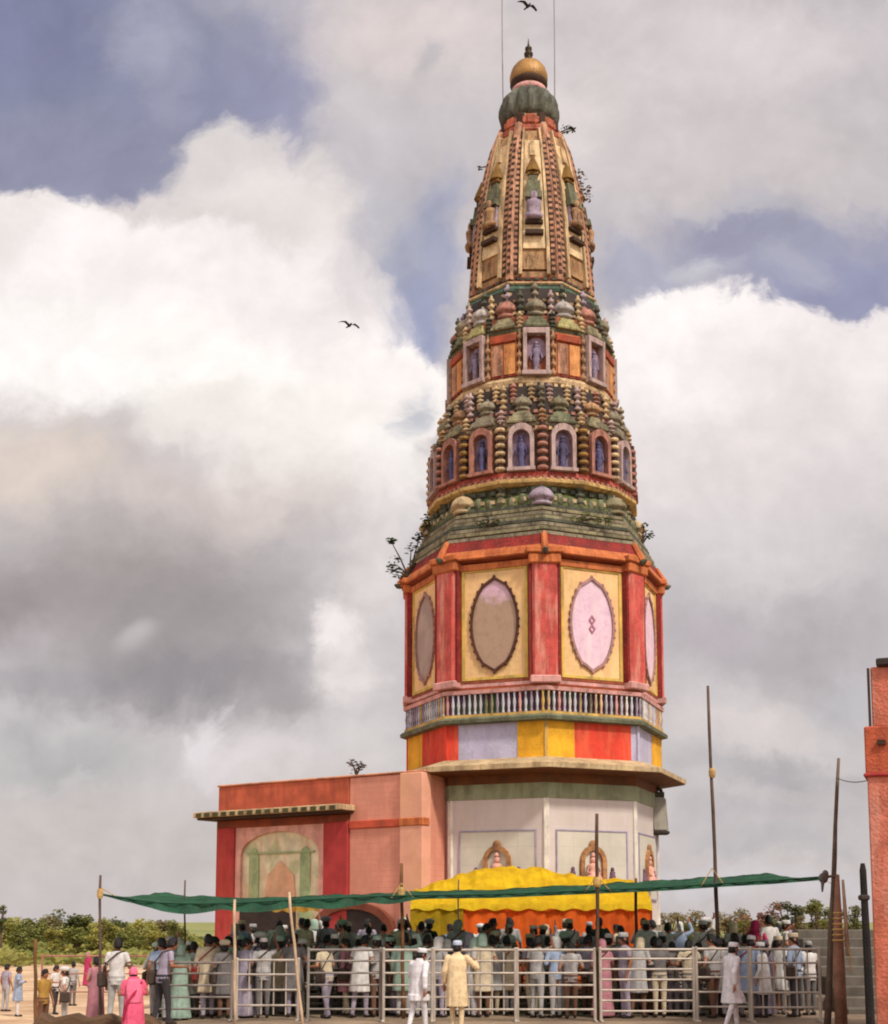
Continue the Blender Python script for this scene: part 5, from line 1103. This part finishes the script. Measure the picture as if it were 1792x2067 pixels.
for p_ in POSES:
    me, hc_, Rz, sh = make_body(p_, .015, False)
    for m_ in (M_SKIN, M_SKIN, M_SKIN, M_SHOE, M_LIP, M_EYE): me.materials.append(m_)
    o = bpy.data.objects.new('person', me); COL.objects.link(o); kids = {}
    for kd in ('hair', 'cap', 'turban', 'scarf'): kids[kd] = headwear(kd, hc_, Rz, M_HAIR, None); kids[kd].hide_render = False
    # long shirt
    Q = Parts(); arms = p_['arms']
    Q.rings([(0, sh(.5), .50, .215, .175), (0, sh(.7), .72, .20, .15), (0, sh(.95), .95, .18, .138), (0, sh(1.16), 1.16, .18, .128), (0, sh(1.3), 1.31, .172, .105), (0, sh(1.37), 1.375, .09, .075)], 1, 22, .10)
    for i, s in enumerate((-1, 1)):
        el, wr, hd = arms[i]; el = Vector((s * el[0], el[1] + sh(1.2), el[2])); wr = Vector((s * wr[0], wr[1] + sh(1.2), wr[2])); s0 = Vector((s * .17, sh(1.31), 1.305))
        Q.tube([s0, el, el.lerp(wr, .8)], [.066, .056, .05], 1)
    k = bpy.data.objects.new('long_shirt', remesh(Q.bm, .016)); COL.objects.link(k); k.data.materials.append(M_SKIN); kids['long_shirt'] = k
    # sari wrap
    Q = Parts()
    Q.rings([(0, 0, .04, .25, .24), (0, 0, .3, .22, .20), (0, 0, .6, .20, .17), (0, sh(.9), .9, .19, .15), (0, sh(1.1), 1.1, .17, .13), (0, sh(1.28), 1.28, .18, .115), (0, sh(1.36), 1.36, .11, .08)], 1, 26, .05, 11)
    Q.tube([(-.15, sh(1.3) - .05, 1.33), (0, sh(1.1) - .13, 1.12), (.16, sh(.95) - .05, .95)], [.06, .07, .06], 1)
    k = bpy.data.objects.new('sari', remesh(Q.bm, .018)); COL.objects.link(k); k.data.materials.append(M_SKIN); kids['sari'] = k
    bm = B(); box(bm, (.27, .05 + sh(.9), .86), (.1, .26, .28), bev=.035); tube(bm, [(.25, .05 + sh(.95), .98), (.16, .13 + sh(1.1), 1.15), (-.06, .115 + sh(1.3), 1.34), (-.13, 0 + sh(1.35), 1.38), (-.08, -.13 + sh(1.25), 1.27), (.14, -.16 + sh(1.05), 1.08), (.24, -.04 + sh(.95), .97)], .014, 5)
    kids['bag'] = obj('shoulder_bag', bm, M_SKIN)
    PROTO.append((o, kids))
COLS = {'white': (214, 208, 202), 'pale grey': (172, 168, 164), 'lavender grey': (160, 148, 162), 'pale green': (160, 182, 164), 'grey': (112, 106, 104), 'charcoal': (58, 54, 56), 'cream': (204, 186, 156), 'dusty pink': (184, 124, 132), 'brown': (112, 78, 60), 'pale blue': (150, 164, 186), 'maroon': (112, 36, 44), 'magenta': (186, 52, 96), 'ochre': (176, 136, 66), 'dark green': (48, 72, 58)}
PANTS = ['grey', 'pale grey', 'brown', 'charcoal', 'grey', 'lavender grey', 'cream', 'pale grey']
def setm(o, i, m): o.material_slots[i].link = 'OBJECT'; o.material_slots[i].material = m
SKINS = [M_SKIN, mat('deep_brown_skin', (112, 70, 50), rough=.55, var=.12, scale=4, bump=.05), mat('light_brown_skin', (164, 112, 84), rough=.55, var=.12, scale=4, bump=.05)]
BAGR = random.Random(9)
def put(v, x, y, z, rz, shirt, pants, head, wear, label, group, sc=1.0, headcol='white', skin=None):
    src, kids = PROTO[v]; o = src.copy(); COL.objects.link(o)
    o.location = (x, y, z); o.rotation_euler = (0, 0, rz); o.scale = (sc, sc, sc)
    sk = skin or random.choice(SKINS)
    setm(o, 0, sk); setm(o, 1, cloth(shirt, COLS[shirt])); setm(o, 2, cloth(pants, COLS[pants]))
    hk = kids[head].copy(); COL.objects.link(hk); hk.parent = o
    hk.material_slots[0].link = 'OBJECT'; hk.material_slots[0].material = M_HAIR if head == 'hair' else cloth(headcol, COLS[headcol])
    if head != 'hair' and head != 'scarf':
        h2 = kids['hair'].copy(); COL.objects.link(h2); h2.parent = o; h2.scale = (.985, .985, .985)
    if BAGR.random() < .22:
        b2 = kids['bag'].copy(); COL.objects.link(b2); b2.parent = o; b2.material_slots[0].link = 'OBJECT'; b2.material_slots[0].material = cloth('bag', (74, 60, 52)) if BAGR.random() < .6 else cloth('bag red', (140, 50, 46))
    if wear:
        w2 = kids[wear].copy(); COL.objects.link(w2); w2.parent = o; w2.material_slots[0].link = 'OBJECT'; w2.material_slots[0].material = cloth(shirt, COLS[shirt])
    return tag(o, label, 'person', group)
def zone(px):
    return ('under the awning' if px < 640 else 'before the annex' if px < 830 else 'before the canopy' if px < 960 else 'before the curtain' if px < 1200 else 'beside the pole' if px < 1330 else 'beside the tall pole' if px < 1470 else 'near the lashed post')
GRP = 'people queueing behind the railing'
rnd = random.Random(5)
shirts_l = ['pale grey', 'lavender grey', 'pale green', 'grey', 'white', 'pale grey', 'pale green', 'dusty pink', 'white', 'cream', 'pale blue']
shirts_r = ['grey', 'lavender grey', 'pale grey', 'white', 'pale grey', 'white', 'lavender grey', 'cream', 'pale grey', 'pale blue', 'white', 'charcoal']
nrow = 0
for Y, z0, step, off in [(27.2, 0, 44, 0), (28.0, 0, 46, 22), (29.3, 0, 56, 8), (30.4, .32, 56, 30), (31.5, .32, 54, 12), (32.6, .32, 56, 36)]:
    px = 322 + off
    while px < 1640:
        j = px + rnd.uniform(-14, 14)
        if not (Y > 31 and px > 1330 and rnd.random() < .55) and rnd.random() < .93:
            P0 = W(j, 1900, Y); left = px < 830
            shirt = rnd.choice(shirts_l if left else shirts_r); wom = rnd.random() < .06
            if wom: shirt = rnd.choice(['dusty pink', 'pale green', 'maroon', 'dusty pink', 'dark green', 'lavender grey'])
            head = 'scarf' if wom and rnd.random() < .6 else 'hair' if rnd.random() < (.5 if not left else .32) else rnd.choice(['cap', 'turban', 'scarf', 'cap'])
            hcol = shirt if wom else rnd.choice(['white', 'white', 'pale green', 'cream', 'pale grey'])
            wear = 'sari' if wom else 'long_shirt' if rnd.random() < .42 else None
            cap_ = {'hair': '', 'cap': ' and white-topped cap' if False else ' and cap', 'turban': ' and turban', 'scarf': ' with covered head'}[head]
            gar = 'sari' if wom else 'long shirt' if wear else 'shirt'
            rowt = 'at the railing' if Y < 28 else 'mid queue' if Y < 30 else 'at the back'
            lab = f'person in {shirt} {gar}{cap_} {rowt} {zone(px)}'
            put(rnd.randrange(6) if not wom else rnd.choice([0, 2]), P0.x, Y + rnd.uniform(-.2, .2), (.32 if Y > 29.9 and P0.x > -4.95 else gh(P0.x, Y)), PI + rnd.gauss(0, .85), shirt, rnd.choice(PANTS), head, wear, lab, GRP, rnd.uniform(.92, 1.05), hcol)
        px += step
# two people who stand higher than the crowd on the right
bl = W(1550, 1851, 30); 
for (x, yt_, shirt, lab, rz) in [(1551, 1848, 'white', 'person in white shirt standing higher than the crowd left of the lashed post', PI + .3), (1524, 1858, 'magenta', 'person in magenta standing higher than the crowd beside the one in white', PI - .4)]:
    p = W(x, yt_, 29.6); put(0 if shirt == 'white' else 2, p.x, p.y, p.z - 1.61, rz, shirt, 'grey', 'hair' if shirt == 'white' else 'scarf', None if shirt == 'white' else 'sari', lab, None, 1.0, shirt)
    bm = B(); box(bm, (0, 0, (p.z - 1.61) / 2), (.44, .5, p.z - 1.61 - .01), bev=.03); tag(obj('wooden_crate', bm, M_POLEB, None, False, (p.x, p.y, 0)), f'brown box under the raised person in {shirt}', 'box', 'boxes raising two people in the crowd')
# people on the low ground at the left
LG = 'people on the low sandy ground'
def lowp(v, x, ytop, yfeet, shirt, pants, head, wear, label, rz, hcol='white'):
    best = None
    for Y in np.arange(26, 110, .25):
        zt2 = W(x, ytop, Y).z; z0 = gh(W(x, yfeet, Y).x, Y); e_ = abs((zt2 - z0) - 1.6)
        if best is None or e_ < best[0]: best = (e_, Y, z0)
    Y = best[1]; p = W(x, ytop, Y); z0 = gh(p.x, Y)
    put(v, p.x, Y, z0, rz, shirt, pants, head, wear, label, LG, max(.7, min(1.1, (p.z - z0) / 1.62)), hcol)
lowp(0, 14, 1945, 2030, 'lavender grey', 'pale grey', 'hair', None, 'person in lavender grey cut off by the left edge of the photo', 2.6)
lowp(2, 38, 1950, 2034, 'pale blue', 'white', 'hair', 'long_shirt', 'person in long pale blue shirt left of the short brown pole', 2.0)
lowp(1, 113, 1948, 2022, 'white', 'charcoal', 'hair', None, 'person in white shirt and black trousers right of the short brown pole', 1.2)
lowp(0, 133, 1952, 2022, 'white', 'pale grey', 'turban', None, 'person with white turban on the sand left of the magenta sari', -1.5)
lowp(5, 148, 1940, 2022, 'pale grey', 'grey', 'hair', None, 'person in pale grey shirt with dark hair next to the magenta sari', 2.8)
lowp(0, 178, 1922, 2018, 'magenta', 'grey', 'scarf', 'sari', 'woman in magenta sari standing left of the thin awning pole', 2.5, 'dusty pink')
lowp(2, 196, 1930, 2010, 'dusty pink', 'grey', 'hair', 'sari', 'woman in dusty pink sari half hidden by the thin awning pole', -2.3)
lowp(1, 238, 1892, 1998, 'white', 'pale grey', 'hair', None, 'dark-haired person in white shirt standing behind the woman in pink', 2.9)
lowp(3, 222, 1926, 2006, 'cream', 'brown', 'cap', None, 'person in cream shirt with cap between the awning pole and the one in white', 3.4)
lowp(4, 330, 1890, 2000, 'lavender grey', 'charcoal', 'hair', None, 'bending person in lavender at the left end of the railing', 2.2)
lowp(0, 90, 1955, 2020, 'ochre', 'brown', 'hair', None, 'person in ochre just right of the short brown pole', 1.0)

# ---- the four front figures, each modelled on its own
def figure(pose, x, ytop, Y, rz, label, cols, head, headcol, hgt, kurta=None, sari=None, skin=M_SKIN, extra=None):
    me, hc_, Rz, sh = make_body(pose, .0085, True)
    for m_ in (skin, cols[0], cols[1], M_SHOE, M_LIP, M_EYE): me.materials.append(m_)
    p = W(x, ytop, Y); s = hgt / 1.635
    o = bpy.data.objects.new('person', me); COL.objects.link(o); o.location = (p.x, Y, p.z - hgt); o.rotation_euler = (0, 0, rz); o.scale = (s, s, s); tag(o, label, 'person')
    for hd in head: headwear(hd, hc_, Rz, M_HAIR if hd == 'hair' else headcol, o)
    if kurta:
        hem, mm = kurta; Q = Parts()
        lg = pose.get('legs'); fy = [l[1] for l in lg]; sp2 = (max(fy) - min(fy)) / 2; mid = (max(fy) + min(fy)) / 2
        Q.rings([(0, mid, hem, .205, .175 + sp2 * .7), (0, mid * .8, hem + .12, .2, .168 + sp2 * .6), (0, sh(.72), .74, .195, .155), (0, sh(.92), .92, .182, .142), (0, sh(1.05), 1.05, .172, .13), (0, sh(1.17), 1.17, .182, .13), (0, sh(1.29), 1.295, .178, .112), (0, sh(1.345), 1.345, .13, .088), (0, sh(1.385), 1.39, .068, .066)], 1, 28, .07, 10)
        for i, sd2 in enumerate((-1, 1)):
            el, wr, _ = pose['arms'][i]; el = Vector((sd2 * el[0], el[1] + sh(1.2), el[2])); wr = Vector((sd2 * wr[0], wr[1] + sh(1.2), wr[2])); s0 = Vector((sd2 * .168, sh(1.31), 1.305))
            Q.tube([s0, s0.lerp(el, .5), el, el.lerp(wr, .5), el.lerp(wr, .82)], [.068, .06, .058, .05, .052], 1, 12)
        k = obj('long_shirt', remesh(Q.bm, .011, 2), mm, o)
        k2 = B(); c = sh(1.39); lathe(k2, (0, c, 1.37), [(.066, 0), (.07, .02), (.066, .045), (.058, .05)], 16); obj('collar', k2, mm, o, True)
    if sari: sari(o, sh, hc_, Rz)
    return o
WHT = cloth('bright white', (228, 222, 222)); BEI = cloth('warm beige', (228, 200, 156)); PNK = cloth('rose pink', (226, 92, 122)); PDK = cloth('deep rose', (170, 40, 70))
ARM_SWF = ((.25, -.04, 1.08), (.24, -.2, .88), (.0, -.6, -1)); ARM_SWB = ((.25, .12, 1.08), (.26, .12, .84), (.0, .1, -1))
M_GCL = cloth('soft grey', (150, 146, 150))
figure(dict(arms=(ARM_SWB, ARM_SWF), legs=((-.14, -.10, 0), (.16, .03, .03)), long=True, sleeve=1.0, lean=.05, turn=-.35, tilt=.12), 843, 1911, 24.4, PI * .78, 'slim person in white clothes and cap walking left of the beige figure', (WHT, WHT), ('hair', 'cap'), WHT, 1.54, (.62, WHT))
figure(dict(arms=(((.37, -.02, 1.13), (.30, -.24, 1.22), (-.3, -1, .3)), ARM_DOWN), legs=((.05, .0, 0), (-.06, -.03, 0)), long=True, sleeve=1.0, lean=.04, turn=-.2), 922, 1897, 24.2, PI * .95, 'stout person in long beige shirt and trousers, seen from behind with one arm raised', (BEI, BEI), ('hair', 'cap'), cloth('blue white', (190, 198, 214)), 1.58, (.42, BEI))
figure(dict(arms=(ARM_SWB, ARM_SWF), legs=((.2, .05, .03), (-.16, -.12, 0)), long=True, sleeve=1.0, lean=.02, turn=.2, tilt=.05), 1474, 1900, 24.3, PI * .62, 'person in loose white clothes and cap walking below the tall bare pole', (WHT, WHT), ('hair', 'cap'), WHT, 1.57, (.50, WHT))
def pinks(o, sh, hc_, Rz):
    Q = Parts()
    Q.rings([(0, .0, .02, .27, .26), (0, 0, .25, .24, .23), (0, 0, .55, .215, .19), (0, sh(.85), .85, .195, .155), (0, sh(1.05), 1.05, .18, .14), (0, sh(1.2), 1.2, .19, .14), (0, sh(1.33), 1.33, .15, .115), (0, sh(1.42), 1.42, .1, .1)], 1, 30, .07, 12)
    for s in (-1, 1): Q.tube([(s * .16, sh(1.3), 1.3), (s * .22, sh(1.15), 1.1)], [.065, .055], 1)
    obj('sari', remesh(Q.bm, .011, 2), PNK, o)
    Q = Parts(); R4 = Matrix.Translation(hc_) @ Rz
    Q.ell(R4 @ Vector((0, .022, .02)), (.092, .098, .118), 1, Rz)
    Q.rings([(0, sh(.95) + .12, .92, .13, .06), (0, sh(1.1) + .11, 1.1, .16, .07), (0, sh(1.25) + .08, 1.26, .17, .09), (0, sh(1.36) + .05, 1.37, .12, .09), (0, hc_.y + .045, hc_.z - .06, .09, .075)], 1, 22, .06, 8)
    obj('veil', remesh(Q.bm, .011, 2), cloth('light rose', (232, 112, 140)), o)
    Q = Parts(); Q.tube([(-.13, sh(1.3) + .10, 1.3), (.02, sh(1.1) + .165, 1.08), (.17, sh(.9) + .12, .86), (.2, .1, .6)], [.035, .04, .04, .03], 1); obj('sari_border', remesh(Q.bm, .011, 2), PDK, o)
figure(dict(arms=(ARM_CHEST, ARM_CHEST), legs=((0, 0, 0), (0, 0, 0)), lean=.10, tilt=.2), 272, 1949, 23.3, PI + .35, 'woman in rose pink sari with covered head seen from behind at the bottom left', (PNK, PNK), ('hair',), PNK, 1.42, sari=pinks)
for o, kids in PROTO:
    bpy.data.objects.remove(o)
    for k in kids.values(): bpy.data.objects.remove(k)
